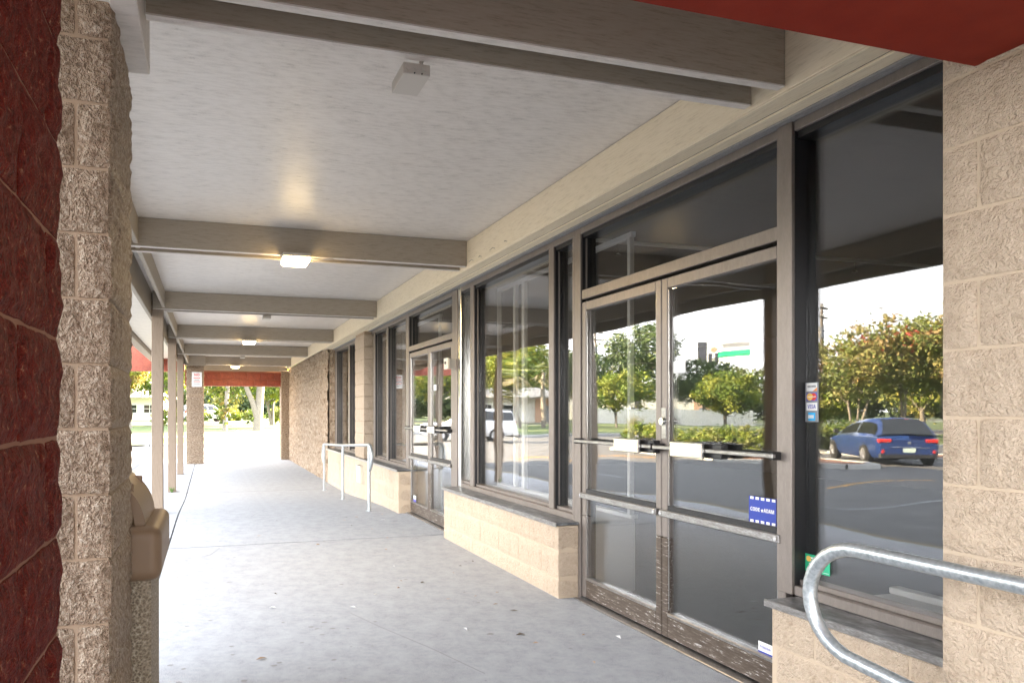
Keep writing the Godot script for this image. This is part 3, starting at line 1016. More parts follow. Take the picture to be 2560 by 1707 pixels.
# ---------------------------------------------------------------- things on the walkway
func make_walkway_things() -> void:
	var glow := mat("lamp_glow", Color(1.0, 0.93, 0.78), 0.4)
	glow.emission_enabled = true
	glow.emission = Color(1.0, 0.86, 0.60)
	glow.emission_energy_multiplier = 2.2
	var where := ["nearest canopy light, glowing under the beam before the shop window", "middle of the three glowing canopy lights along the walkway", "farthest canopy light, glowing before the red lintel"]
	var i := 0
	for d in [6.10, 13.45, 20.75]:
		var t := thing("canopy_light", where[i], "light", P(0.72, 2.70, d), 0.0, "square canopy lights under the beams")
		var b := MB.new()
		b.box(Vector3(-0.12, -0.035, -0.12), Vector3(0.12, -0.002, 0.12), 0.008)
		put("housing", b.mesh(), M.conduit_box, t)
		var l := MB.new()
		# pillow-shaped diffuser
		var prof := [[0.112, -0.036], [0.112, -0.062], [0.10, -0.078], [0.07, -0.088]]
		for k in 3:
			var a: Array = prof[k]
			var c: Array = prof[k + 1]
			for s in 4:
				var r0 := Basis(Vector3.UP, s * PI / 2)
				l.face([r0 * Vector3(-a[0], a[1], a[0]), r0 * Vector3(a[0], a[1], a[0]), r0 * Vector3(c[0], c[1], c[0]), r0 * Vector3(-c[0], c[1], c[0])], r0 * Vector3(0, -(a[0] - c[0]) - 0.01, (a[1] - c[1]) + 0.01).normalized())
		l.face([Vector3(-0.07, -0.088, -0.07), Vector3(0.07, -0.088, -0.07), Vector3(0.07, -0.088, 0.07), Vector3(-0.07, -0.088, 0.07)], Vector3.DOWN)
		put("diffuser", l.mesh(), glow, t)
		var c2 := MB.new()
		c2.tube([Vector3(0.12, -0.02, 0.0), Vector3(0.2, -0.03, 0.0), Vector3(0.27, -0.018, -0.01), Vector3(0.33, -0.004, -0.03)], [0.008, 0.008, 0.008, 0.008], 8)
		put("flexible_conduit", c2.mesh(), M.conduit_box, t)
		var al := AreaLight3D.new()
		al.name = "lamp"
		al.area_size = Vector2(0.2, 0.2)
		al.light_color = Color(1.0, 0.86, 0.64)
		al.light_energy = 0.16
		al.shadow_enabled = true
		al.position = Vector3(0, -0.095, 0)
		al.rotation = Vector3(-PI / 2, 0, 0)
		t.add_child(al)
		i += 1
	# junction boxes
	i = 0
	var jl := ["near junction box with three round knockouts hanging under the first beams", "small junction box under the third beam, beyond the first lit lamp", "farthest small junction box, under the beam past the middle lamp"]
	for d in [2.64, 9.95, 17.3]:
		var t := thing("junction_box", jl[i], "junction box", P(0.775, 2.69, d), 0.0, "junction boxes under the beams")
		var b := MB.new()
		b.box(Vector3(-0.055, -0.045, -0.13), Vector3(0.055, 0.0, 0.05), 0.003)
		put("box", b.mesh(), M.conduit_box, t)
		for x in [-0.034, 0.0, 0.034]:
			var k := put("knockout", cyl(0.0125, 0.006, 16), M.conduit_box, t, Vector3(x, -0.018, 0.051), Vector3(PI / 2, 0, 0))
			k.name = "knockout"
		if i == 0:
			var c := MB.new()
			var pts := []
			var rad := []
			for s in 40:
				pts.append(Vector3(0.022, 0.002 + s * 0.0055, 0.036))
				rad.append(0.0095 if s % 2 == 0 else 0.0065)
			c.tube(pts, rad, 10)
			put("flexible_conduit", c.mesh(), M.conduit_box, t)
			for q in [[-0.01, -0.04, 0.051], [0.02, -0.04, 0.051]]:
				put("screw", cyl(0.003, 0.004, 8), M.bronze_dark, t, Vector3(q[0], q[1], q[2]), Vector3(PI / 2, 0, 0))
		i += 1
	handrail("near galvanised pipe handrail with a bent loop end in the right foreground", 1.95, [[0.15, 0.90], [1.70, 0.90]], [0.20, 0.95], 0.0, true)
	handrail("far galvanised pipe handrail on three posts beside the low wall", 2.077, [[9.2, 0.893], [11.12, 0.80], [13.04, 0.735]], [9.2, 11.12, 13.04], 0.0, false)
	# waste bin: square pebble-faced body with a tan hooded lid
	var bin := thing("waste_bin", "square pebble concrete waste bin with tan hooded lid behind the tan pier", "waste bin", P(-0.499, 0.0, 3.27))
	var bb := MB.new()
	bb.box(Vector3(-0.27, 0.002, -0.27), Vector3(0.27, 0.69, 0.27), 0.035)
	put("body", bb.mesh(), M.pebble_concrete, bin)
	put("lid_rim", rock_box(Vector3(0.63, 0.22, 0.63), 0.0, 0.012, 0, 0.055), M.lid_plastic, bin, Vector3(0, 0.765, 0))
	var hood := MB.new()
	# arched hood, axis across the walkway
	var n := 40
	for k in n:
		var a0 := PI * k / n
		var a1 := PI * (k + 1) / n
		var w := 0.255
		var q0 := Vector3(cos(a0) * 0.25, 0.86 + sin(a0) * 0.24, 0)
		var q1 := Vector3(cos(a1) * 0.25, 0.86 + sin(a1) * 0.24, 0)
		hood.face([q0 + Vector3(0, 0, -w), q1 + Vector3(0, 0, -w), q1 + Vector3(0, 0, w), q0 + Vector3(0, 0, w)], Vector3(cos((a0 + a1) / 2), sin((a0 + a1) / 2), 0))
		var s0 := Vector3(q0.x * 0.84, 0.86 + (q0.y - 0.86) * 0.84, 0)
		var s1 := Vector3(q1.x * 0.84, 0.86 + (q1.y - 0.86) * 0.84, 0)
		for sg in [-1.0, 1.0]:
			hood.face([q0 + Vector3(0, 0, w * sg), q1 + Vector3(0, 0, w * sg), s1 + Vector3(0, 0, w * sg), s0 + Vector3(0, 0, w * sg)], Vector3(0, 0, sg))
			hood.face([s0 + Vector3(0, 0, w * sg), s1 + Vector3(0, 0, w * sg), s1 + Vector3(0, 0, (w - 0.06) * sg), s0 + Vector3(0, 0, (w - 0.06) * sg)], -Vector3(cos((a0 + a1) / 2), sin((a0 + a1) / 2), 0))
	put("hood", hood.mesh(), M.lid_plastic, bin)
	var flap := MB.new()
	flap.box(Vector3(-0.20, 0.866, 0.185), Vector3(0.20, 1.04, 0.20), 0.004)
	put("flap", flap.mesh(), M.lid_plastic, bin)
	put("flap", flap.mesh(), M.lid_plastic, bin, Vector3(0, 0, -0.385))
	# small tan cover plate on the low wall
	var vb := thing("cover_plate", "tan metal cover plate on the low wall behind the handrail", "cover plate", P(2.375, 0.32, 11.2))
	var vm := MB.new()
	vm.box(Vector3(-0.03, -0.135, -0.15), Vector3(0.02, 0.135, 0.15), 0.004)
	put("plate", vm.mesh(), M.plastic_ivory, vb)
	var vl := MB.new()
	vl.box(Vector3(-0.042, 0.136, -0.16), Vector3(0.02, 0.148, 0.16), 0.002)
	put("cap", vl.mesh(), M.conduit_box, vb)
	# alarm keypad on the frame
	var ab := thing("alarm_box", "small ivory alarm key switch box on the frame between the far doors and shop window", "alarm box", P(2.55, 1.855, 7.07))
	var am := MB.new()
	am.box(Vector3(-0.085, -0.055, -0.02), Vector3(0.002, 0.055, 0.02), 0.004)
	put("bracket", am.mesh(), M.conduit_box, ab)
	var af := MB.new()
	af.box(Vector3(-0.115, -0.06, -0.06), Vector3(-0.086, 0.06, 0.06), 0.008)
	put("cover", af.mesh(), M.plastic_ivory, ab)
	put("key_barrel", cyl(0.016, 0.01, 14), M.bronze_dark, ab, Vector3(-0.118, 0.01, 0.0), Vector3(0, 0, PI / 2))
	# leaf and paper litter
	var lt := MB.new()
	lt.colored = true
	for k in 46:
		var d := 2.6 + rng.randf() * 7.0
		var x := rng.randf_range(-0.3, 2.35)
		if k % 3 == 0:
			x = rng.randf_range(1.6, 2.38)
		var a := rng.randf() * TAU
		var L := rng.randf_range(0.012, 0.035)
		var W := L * rng.randf_range(0.18, 0.5)
		lt.col = lin(0.20, 0.10, 0.05) if rng.randf() < 0.6 else (Color(0.7, 0.7, 0.7) if rng.randf() < 0.5 else Color(0.13, 0.10, 0.07))
		var u := Vector3(cos(a), 0, sin(a)) * L
		var v := Vector3(-sin(a), 0, cos(a)) * W
		var c := P(x, fy(d) + 0.004, d)
		var up := Vector3(0, rng.randf_range(0.002, 0.010), 0)
		lt.tri(c - u, c + v + up, c + u)
		lt.tri(c - u, c - v + up, c + u)
	var leaf := mat("litter", Color.WHITE, 0.8)
	leaf.vertex_color_use_as_albedo = true
	var lo := put("leaf_litter", lt.mesh(), leaf, self)
	tag(lo, "scattered dry leaf bits and paper scraps on the walkway", "litter", "", "stuff")
	# weed at the foot of a far post
	var wd := MB.new()
	wd.colored = true
	for k in 26:
		var a := rng.randf() * TAU
		var h := rng.randf_range(0.04, 0.13)
		wd.col = Color(0.10, 0.20, 0.04)
		var o := Vector3(cos(a), 0, sin(a)) * h * 0.6
		wd.tri(Vector3(-0.008, 0, 0), o + Vector3(0, h, 0), Vector3(0.008, 0, 0))
	var wo := put("weed", wd.mesh(), M.leaf, self, P(-0.66, fy(13.4), 13.5))
	tag(wo, "small green weed at the foot of the second post", "plant")


# pipe rail along d at x; tops = [[d, y], ...]; posts at the given d
func handrail(label: String, x: float, tops: Array, posts: Array, base: float, near: bool) -> void:
	var t := thing("handrail", label, "handrail", Vector3.ZERO)
	var r := 0.0225
	var pts := []
	if near:
		# straight run, then a bent loop that returns to the post lower down
		for p in tops:
			pts.append(P(x, p[1], p[0]))
		for k in range(1, 15):
			var a := PI * k / 14.0 * 1.0
			pts.append(P(x, 0.725 + cos(a) * 0.175, 1.70 + sin(a) * 0.178))
		pts.append(P(x, 0.53, 1.50))
		pts.append(P(x, 0.505, 1.30))
		pts.append(P(x, 0.50, 0.95))
	else:
		var k0 := 10
		for k in k0 + 1:
			var a := PI - PI * k / k0
			pts.append(P(x, tops[0][1] - 0.17 + cos(PI * (1.0 - float(k) / k0)) * 0.17, 9.2 - sin(a) * 0.16))
		for p in tops.slice(1):
			pts.append(P(x, p[1], p[0]))
		for k in range(1, k0 + 1):
			var a := PI * k / k0
			pts.append(P(x, tops[2][1] - 0.17 + cos(a) * 0.17, 13.04 + sin(a) * 0.16))
	var rad := []
	for p in pts:
		rad.append(r)
	var b := MB.new()
	b.tube(pts, rad, 20)
	put("rail", b.mesh(), M.galvanised, t)
	for d in posts:
		var y := 0.9
		for k in tops.size() - 1:
			if d >= tops[k][0] - 0.01 and d <= tops[k + 1][0] + 0.01:
				y = lerpf(tops[k][1], tops[k + 1][1], (d - tops[k][0]) / (tops[k + 1][0] - tops[k][0]))
		var pb := MB.new()
		pb.tube([P(x, fy(d), d), P(x, y - 0.01, d)], [r, r], 16)
		put("post", pb.mesh(), M.galvanised, t)
		var fl := MB.new()
		fl.lathe(P(x, fy(d), d), [Vector2(0.045, 0.0), Vector2(0.045, 0.006), Vector2(0.024, 0.008), Vector2(0.024, 0.02)], 18)
		put("base_collar", fl.mesh(), M.galvanised, t)


# ---------------------------------------------------------------- notices and stickers
func text(parent: Node, words: String, size: float, m: Material, at: Vector3, rot: Vector3, bold := true, stretch := 1.0) -> void:
	var tm := TextMesh.new()
	tm.text = words
	var f := SystemFont.new()
	f.font_names = PackedStringArray(["Droid Sans"])
	f.font_weight = 700 if bold else 400
	tm.font = f
	tm.font_size = 64
	tm.pixel_size = size / 64.0
	tm.depth = 0.0006
	var o := put("lettering", tm, m, parent, at, rot)
	o.scale = Vector3(stretch, 1, 1)


# a sheet facing -x (towards the walkway), local x runs along +d
func sheet(parent: Node, called: String, m: Material, z0: float, z1: float, y0: float, y1: float, off := 0.0) -> MeshInstance3D:
	var b := MB.new()
	b.box(Vector3(-0.0004 - off, y0, -z1), Vector3(-off, y1, -z0), 0.0)
	return put(called, b.mesh(), m, parent)


func make_notices() -> void:
	var face := Vector3(0, -PI / 2, 0)
	# blue square on the near door
	var s := thing("door_sticker", "blue sticker with white dashes and CODE ADAM lettering on the near door", "sticker", P(2.5815, 0.855, 2.765))
	sheet(s, "backing", M.print_blue, -0.087, 0.087, -0.065, 0.065)
	for k in 5:
		for yy in [0.050, -0.063]:
			sheet(s, "dash", M.print_white, -0.082 + k * 0.0345, -0.082 + k * 0.0345 + 0.021, yy, yy + 0.013, 0.0007)
	text(s, "CODE", 0.026, M.print_white, Vector3(-0.001, 0.002, -0.046), face, true, 0.92)
	text(s, "ADAM", 0.026, M.print_white, Vector3(-0.001, 0.002, 0.043), face, true, 0.88)
	var star := MB.new()
	for k in 5:
		var a := PI / 2 + TAU * k / 5
		var q := [Vector3(-0.0012, sin(a) * 0.011, -cos(a) * 0.011), Vector3(-0.0012, sin(a + 0.63) * 0.0045, -cos(a + 0.63) * 0.0045), Vector3(-0.0012, 0, 0), Vector3(-0.0012, sin(a - 0.63) * 0.0045, -cos(a - 0.63) * 0.0045)]
		star.face(q, Vector3.LEFT)
	put("star", star.mesh(), M.print_white, s)
	# card stickers down the near jamb
	var c := thing("card_sticker", "grey strip of four payment card emblems on the near window", "sticker", P(2.6180, 1.38, 2.510))
	sheet(c, "backing", M.print_grey, -0.036, 0.036, -0.09, 0.088)
	sheet(c, "white_card", M.print_white, -0.029, 0.029, 0.049, 0.086, 0.0006)
	var wedge := MB.new()
	wedge.face([Vector3(-0.0016, 0.049, 0.006), Vector3(-0.0016, 0.049, 0.029), Vector3(-0.0016, 0.066, 0.029)], Vector3.LEFT)
	put("orange_corner", wedge.mesh(), M.print_orange, c)
	text(c, "DISCOVER", 0.013, M.print_dark, Vector3(-0.0014, 0.070, 0.0), face, true, 0.72)
	sheet(c, "violet_card", M.print_violet, -0.029, 0.029, 0.005, 0.042, 0.0006)
	for k in [[0.010, "print_red", 0.0], [-0.010, "print_yellow", 0.0004]]:
		put("disc", cyl(0.0165, 0.0004, 24), M[k[1]], c, Vector3(-0.0014 - k[2], 0.0235, -k[0] * -1.0), Vector3(0, 0, PI / 2))
	text(c, "MasterCard", 0.009, M.print_white, Vector3(-0.0022, 0.0235, 0.0), face, true, 0.85)
	sheet(c, "white_card", M.print_white, -0.029, 0.029, -0.039, -0.003, 0.0006)
	text(c, "VISA", 0.023, M.print_violet, Vector3(-0.0014, -0.021, 0.0), face, true, 0.9)
	sheet(c, "cyan_card", M.print_cyan, -0.019, 0.019, -0.084, -0.048, 0.0006)
	sheet(c, "pale_band", M.print_pale, -0.011, 0.019, -0.074, -0.059, 0.0012)
	# green notice low on the near window
	var g := thing("green_sticker", "green sticker with gold seal low on the near window behind the handrail", "sticker", P(2.6180, 0.651, 2.480))
	sheet(g, "backing", M.print_green, -0.066, 0.066, -0.039, 0.039)
	put("seal", cyl(0.013, 0.0006, 20), M.print_yellow, g, Vector3(-0.0014, 0.018, -0.046), Vector3(0, 0, PI / 2))
	sheet(g, "white_line", M.print_white, -0.026, 0.058, 0.020, 0.027, 0.0007)
	sheet(g, "white_line", M.print_white, -0.018, 0.05, 0.008, 0.013, 0.0007)
	sheet(g, "white_line", M.print_white, -0.016, 0.045, -0.018, 0.0, 0.0007)
	sheet(g, "white_line", M.print_white, -0.06, 0.06, -0.031, -0.0295, 0.0007)
	# small white notice at the foot of the near door
	var w := thing("alarm_sticker", "white and blue alarm company sticker at the foot of the near door", "sticker", P(2.5815, 0.168 + 0.02, 2.745))
	sheet(w, "backing", M.print_white, -0.045, 0.045, -0.03, 0.03)
	sheet(w, "blue_band", M.print_blue, -0.045, 0.045, -0.03, -0.016, 0.0007)
	text(w, "Protection", 0.020, M.print_violet, Vector3(-0.001, 0.006, 0.0), face, false, 0.72)
	# papers taped to the doors
	var p := thing("paper_notice", "white paper notice taped to the near door glass", "notice", P(2.5815, 1.593, 3.386))
	sheet(p, "paper", M.print_white, -0.052, 0.052, -0.034, 0.034)
	for k in 4:
		sheet(p, "print_line", M.print_grey, -0.03 + 0.003 * k, 0.035, 0.018 - k * 0.011, 0.0195 - k * 0.011, 0.0007)
	p = thing("paper_notice", "white paper notice taped to the far door glass", "notice", P(2.5815, 1.628, 7.875))
	sheet(p, "paper", M.print_white, -0.05, 0.05, -0.036, 0.036)
	p = thing("door_sticker", "tiny violet and white sticker low on the far door", "sticker", P(2.5815, 0.205, 8.73))
	sheet(p, "backing", M.print_pale, -0.06, 0.06, -0.04, 0.04)
	sheet(p, "violet_band", M.print_violet, -0.06, 0.06, -0.04, -0.01, 0.0007)
	# parking notice on the far pier
	var n := thing("parking_sign", "white metal sign with red NO on the far tan pier", "sign", P(-0.341, 2.27, 20.745))
	var b := MB.new()
	b.box(Vector3(-0.137, -0.21, -0.003), Vector3(0.137, 0.21, 0.003), 0.002)
	put("plate", b.mesh(), M.print_white, n)
	text(n, "NO", 0.10, M.print_red, Vector3(0, 0.13, 0.0045), Vector3.ZERO)
	for k in [[0.04, 0.09, "print_red"], [-0.01, 0.07, "print_grey"], [-0.06, 0.09, "print_red"], [-0.12, 0.08, "print_grey"]]:
		var lb := MB.new()
		lb.box(Vector3(-k[1], k[0] - 0.010, 0.0035), Vector3(k[1], k[0] + 0.010, 0.0042), 0.0)
		put("print_line", lb.mesh(), M[k[2]], n)


# ---------------------------------------------------------------- vehicles
func loft(b: MB, st: Array) -> void:
	# each station: [z, ybottom, ybelt, half width]
	var rings := []
	for s in st:
		var y0: float = s[1]
		var y1: float = s[2]
		var w: float = s[3]
		rings.append([Vector3(-w * 0.90, y0, s[0]), Vector3(-w * 0.99, lerpf(y0, y1, 0.25), s[0]), Vector3(-w, lerpf(y0, y1, 0.6), s[0]), Vector3(-w * 0.95, lerpf(y0, y1, 0.93), s[0]), Vector3(-w * 0.84, y1, s[0]), Vector3(0, y1 + 0.025, s[0]), Vector3(w * 0.84, y1, s[0]), Vector3(w * 0.95, lerpf(y0, y1, 0.93), s[0]), Vector3(w, lerpf(y0, y1, 0.6), s[0]), Vector3(w * 0.99, lerpf(y0, y1, 0.25), s[0]), Vector3(w * 0.90, y0, s[0]), Vector3(0, y0, s[0])])
	for i in st.size() - 1:
		for k in 12:
			var k2 := (k + 1) % 12
			var q := [rings[i][k], rings[i][k2], rings[i + 1][k2], rings[i + 1][k]]
			var c: Vector3 = (q[0] + q[1] + q[2] + q[3]) * 0.25
			b.face(q, Vector3(c.x, c.y - lerpf(st[i][1], st[i][2], 0.5), 0).normalized())
	for e in [0, st.size() - 1]:
		var c := Vector3(0, lerpf(st[e][1], st[e][2], 0.5), st[e][0])
		for k in 12:
			b.face([c, rings[e][k], rings[e][(k + 1) % 12]], Vector3(0, 0, 1 if st[e][0] > 0 else -1))


func lerp_quad(q: Array, u: float, v: float) -> Vector3:
	return q[0].lerp(q[1], u).lerp(q[3].lerp(q[2], u), v)


func pane_on(b: MB, q: Array, u0: float, u1: float, v0: float, v1: float, off: Vector3) -> void:
	b.face([lerp_quad(q, u0, v0) + off, lerp_quad(q, u1, v0) + off, lerp_quad(q, u1, v1) + off, lerp_quad(q, u0, v1) + off], off.normalized())


func car(called: String, label: String, at: Vector3, turn: float, paint: Material, k: Dictionary) -> Node3D:
	var t := thing(called, label, "car", at, turn)
	var b := MB.new()
	loft(b, k.body)
	b.smooth(0.6)
	put("body", b.mesh(), paint, t)
	# cabin: a shell drawn over stations of the roof curve, glass set just proud of it
	var g: Array = k.house    # [belt height, belt half width, [[z, y], ...] from windscreen foot to tailgate]
	var cab := MB.new()
	var ring := []
	for q in g[2]:
		var hh: float = q[1] - g[0]
		var wt: float = g[1] - 0.42 * hh
		ring.append([Vector3(-g[1], g[0] - 0.03, q[0]), Vector3(-wt, q[1] - 0.03, q[0]), Vector3(-wt * 0.86, q[1], q[0]), Vector3(0, q[1] + 0.025, q[0]), Vector3(wt * 0.86, q[1], q[0]), Vector3(wt, q[1] - 0.03, q[0]), Vector3(g[1], g[0] - 0.03, q[0])])
	for i in ring.size() - 1:
		for c in 6:
			var q := [ring[i][c], ring[i][c + 1], ring[i + 1][c + 1], ring[i + 1][c]]
			var ctr: Vector3 = (q[0] + q[1] + q[2] + q[3]) * 0.25
			cab.face(q, (ctr - Vector3(0, g[0] - 0.2, 0.4)).normalized())
	cab.smooth(0.75)
	put("cabin", cab.mesh(), paint, t)
	var last := ring.size() - 1
	for span in [["windscreen", 0, 3], ["rear_window", last - 3, last]]:
		var wb := MB.new()
		for i in range(span[1], span[2]):
			var off := Vector3(0, 0.012, -0.012 if span[1] == 0 else 0.012)
			for c in [[2, 3], [3, 4]]:
				wb.face([ring[i][c[0]] + off, ring[i][c[1]] + off, ring[i + 1][c[1]] + off, ring[i + 1][c[0]] + off], off.normalized())
		wb.smooth(0.5)
		put(span[0], wb.mesh(), M.car_glass, t)
	for s in [[0, 1, -1.0], [6, 5, 1.0]]:
		for span in [[1, 4, 0.0], [4, 6, 0.10], [6, last - 1, 0.16]]:
			var wb := MB.new()
			for i in range(span[0], span[1]):
				var q := [ring[i][s[0]], ring[i + 1][s[0]], ring[i + 1][s[1]], ring[i][s[1]]]
				pane_on(wb, q, span[2] if i == span[0] else 0.0, 1.0, 0.16, 0.86, Vector3(s[2] * 0.012, 0.003, 0))
			put("side_window", wb.mesh(), M.car_glass, t)
	for wz in [k.front_axle, k.rear_axle]:
		for s in [-1.0, 1.0]:
			var wh := part_root("wheel", t)
			wh.position = Vector3(s * (k.w - 0.09), k.r, wz)
			var ar := MB.new()
			ar.tube([Vector3(-0.04, 0, 0), Vector3(0.085 if s > 0 else -0.085, 0, 0)], [k.r + 0.05, k.r + 0.05], 22)
			put("wheel_arch", ar.mesh(), M.black_trim, wh)
			var ty := MB.new()
			ty.tube([Vector3(-0.09, 0, 0), Vector3(-0.075, 0, 0), Vector3(0.075, 0, 0), Vector3(0.11 * s, 0, 0)] if s > 0 else [Vector3(0.09, 0, 0), Vector3(0.075, 0, 0), Vector3(-0.075, 0, 0), Vector3(-0.11, 0, 0)], [k.r - 0.03, k.r, k.r, k.r - 0.03], 22)
			put("tyre", ty.mesh(), M.tyre, wh)
			var rm := MB.new()
			rm.tube([Vector3(s * 0.10, 0, 0), Vector3(s * 0.118, 0, 0)], [k.r * 0.66, k.r * 0.60], 18)
			for q in 5:
				var a := TAU * q / 5
				rm.tube([Vector3(s * 0.119, 0, 0), Vector3(s * 0.119, cos(a) * k.r * 0.58, sin(a) * k.r * 0.58)], [0.03, 0.022], 6)
			put("rim", rm.mesh(), M.rim, wh)
	var zr: float = k.body[0][0]
	for s in [-1.0, 1.0]:
		var tl := MB.new()
		tl.box(Vector3(minf(s * k.w * 0.50, s * k.w * 0.90), k.tail[0], zr - 0.10), Vector3(maxf(s * k.w * 0.50, s * k.w * 0.90), k.tail[1], zr + 0.012), 0.03)
		put("tail_light", tl.mesh(), M.tail_red, t)
		var hl := MB.new()
		var zf: float = k.body[k.body.size() - 1][0]
		hl.box(Vector3(minf(s * k.w * 0.5, s * k.w * 0.84), k.tail[0] - 0.12, zf - 0.01), Vector3(maxf(s * k.w * 0.5, s * k.w * 0.84), k.tail[0] + 0.02, zf + 0.22), 0.03)
		put("headlight", hl.mesh(), M.chrome, t)
		var mr := MB.new()
		mr.box(Vector3(s * k.w - (0.0 if s > 0 else 0.16), g[0] + 0.02, g[2][0][0] + 0.42), Vector3(s * k.w + (0.16 if s > 0 else 0.0), g[0] + 0.16, g[2][0][0] + 0.52), 0.03)
		put("mirror", mr.mesh(), M.black_trim, t)
		var rf := MB.new()
		rf.box(Vector3(minf(s * k.w * 0.72, s * k.w * 0.80), 0.40, zr - 0.05), Vector3(maxf(s * k.w * 0.72, s * k.w * 0.80), 0.52, zr + 0.01), 0.01)
		put("reflector", rf.mesh(), M.tail_red, t)
	var bp := MB.new()
	bp.box(Vector3(-k.w * 0.86, 0.24, zr - 0.12), Vector3(k.w * 0.86, 0.40, zr + 0.006), 0.03)
	put("bumper_skirt", bp.mesh(), M.black_trim, t)
	var pl := MB.new()
	pl.box(Vector3(-0.16, 0.43, zr + 0.005), Vector3(0.16, 0.56, zr + 0.02), 0.004)
	put("number_plate", pl.mesh(), M.plate, t)
	var em := MB.new()
	em.lathe(Vector3.ZERO, [Vector2(0.0, 0.0), Vector2(0.05, 0.0), Vector2(0.045, 0.012), Vector2(0.0, 0.012)], 18)
	put("emblem", em.mesh(), M.chrome, t, Vector3(0, k.tail[0] + 0.0, zr + 0.004), Vector3(PI / 2, 0, 0))
	var ch := MB.new()
	ch.box(Vector3(-k.w * 0.6, k.tail[0] - 0.14, zr - 0.02), Vector3(k.w * 0.6, k.tail[0] - 0.125, zr + 0.012), 0.003)
	put("trim_strip", ch.mesh(), M.chrome, t)
	var st := MB.new()
	st.box(Vector3(-0.22, g[2][last - 3][1] - 0.005, g[2][last - 3][0] + 0.0), Vector3(0.22, g[2][last - 3][1] + 0.02, g[2][last - 3][0] + 0.07), 0.004)
	put("brake_light", st.mesh(), M.tail_red, t)
	return t


func make_lot_things() -> void:
	var hatch := {"body": [[2.12, 0.36, 0.80, 0.74], [2.04, 0.28, 0.93, 0.84], [1.6, 0.24, 0.95, 0.885], [0.6, 0.21, 0.94, 0.89], [-0.9, 0.21, 0.95, 0.885], [-1.5, 0.23, 0.86, 0.87], [-1.95, 0.27, 0.76, 0.80], [-2.18, 0.34, 0.62, 0.64]], "house": [0.95, 0.80, [[-1.25, 0.97], [-0.85, 1.14], [-0.50, 1.29], [-0.15, 1.40], [0.30, 1.455], [0.85, 1.46], [1.35, 1.42], [1.62, 1.36], [1.85, 1.18], [2.04, 0.97]]], "w": 0.89, "r": 0.325, "front_axle": -1.38, "rear_axle": 1.26, "tail": [0.72, 0.85]}
	car("parked_hatchback", "blue hatchback parked beyond the walkway, mirrored in the near window", P(-16.2, gh(-16.2, 17.9), 17.9), deg_to_rad(31.3), M.car_blue, hatch)
	var suv := {"body": [[2.42, 0.45, 1.02, 0.86], [2.36, 0.36, 1.10, 0.94], [1.6, 0.33, 1.12, 0.97], [-1.0, 0.32, 1.12, 0.97], [-1.7, 0.34, 1.06, 0.95], [-2.2, 0.38, 0.98, 0.88], [-2.42, 0.45, 0.86, 0.78]], "house": [1.12, 0.90, [[-1.25, 1.14], [-1.0, 1.36], [-0.75, 1.56], [-0.45, 1.72], [0.1, 1.79], [0.9, 1.80], [1.7, 1.78], [2.10, 1.74], [2.26, 1.45], [2.38, 1.14]]], "w": 0.97, "r": 0.38, "front_axle": -1.5, "rear_axle": 1.45, "tail": [0.95, 1.12]}
	car("sport_utility_car", "white sport utility car in the driveway, mirrored in the shop window", P(-8.3, gh(-8.3, 35.6), 35.6), deg_to_rad(-78.0), M.car_white, suv)
	car("sport_utility_car", "silver car on the street, seen through the far opening", P(-0.3, gh(0.0, 76.0) + 0.106, 76.0), deg_to_rad(-70.0), M.car_white, suv)
	car("parked_sedan", "dark parked car behind the block wall, mirrored in the near doors", P(-46.5, gh(-46.0, 70.0) + 0.1, 70.0), deg_to_rad(80.0), M.car_silver, hatch)
	# utility poles with wires
	pole("wooden utility pole with two crossarms, mirrored in the near window", P(-54.0, gh(-54.0, 55.5), 55.5), 12.2)
	pole("wooden utility pole among trees, mirrored in the left leaf of the near doors", P(-47.0, gh(-47, 84), 86.0), 13.0)
	var wl := 0
	for y in [11.6, 10.9, 9.2, 7.8]:
		var wr := MB.new()
		var a := P(-30.0, y + 0.6, 118.0 - wl * 3.0)
		var c := P(-54.0, y, 55.5)
		var e := P(-80.0, y, 8.0)
		for seg in [[a, c], [c, e]]:
			var pts := []
			var rad := []
			for k in 13:
				var u := k / 12.0
				pts.append(seg[0].lerp(seg[1], u) - Vector3(0, 4.0 * u * (1 - u) * 0.9, 0))
				rad.append(0.02)
			wr.tube(pts, rad, 4, false)
		var o := put("power_line", wr.mesh(), M.wire, self)
		tag(o, ["topmost power line slung between the poles", "second power line below the topmost one", "thin telephone cable under the power lines", "lowest cable slung from pole to pole"][wl], "cable", "cables on the utility poles")
		wl += 1
	# hoarding on a steel post
	var hb := thing("billboard", "large pale roadside billboard on a steel post, mirrored in the near doors", "billboard", P(-73.0, gh(-73.0, 91.6), 91.6), deg_to_rad(40.0))
	var b := MB.new()
	b.box(Vector3(-3.7, 8.7, -0.25), Vector3(3.7, 12.4, 0.0), 0.03)
	put("panel", b.mesh(), M.print_pale, hb)
	b = MB.new()
	b.tube([Vector3(0, -0.3, -0.4), Vector3(0, 12.0, -0.4)], [0.35, 0.30], 12)
	put("post", b.mesh(), M.bronze_dark, hb)
	for q in [["side_panel", 2.6, 3.65, 8.75, 12.3, "print_dark"], ["green_band", -3.6, 1.2, 9.7, 10.6, "print_green"], ["portrait_suit", 1.1, 2.4, 8.75, 10.4, "print_dark"], ["portrait_shirt", 1.6, 1.9, 9.2, 10.4, "print_white"], ["white_band", -3.5, 0.6, 11.2, 11.8, "print_grey"]]:
		b = MB.new()
		b.box(Vector3(q[1], q[3], 0.005), Vector3(q[2], q[4], 0.02 + 0.01 * (1 if q[0] == "portrait_shirt" else 0)), 0.0)
		put(q[0], b.mesh(), M[q[5]], hb)
	put("portrait_face", cyl(0.42, 0.02, 20), M.print_skin, hb, Vector3(1.75, 11.0, 0.02), Vector3(PI / 2, 0, 0))
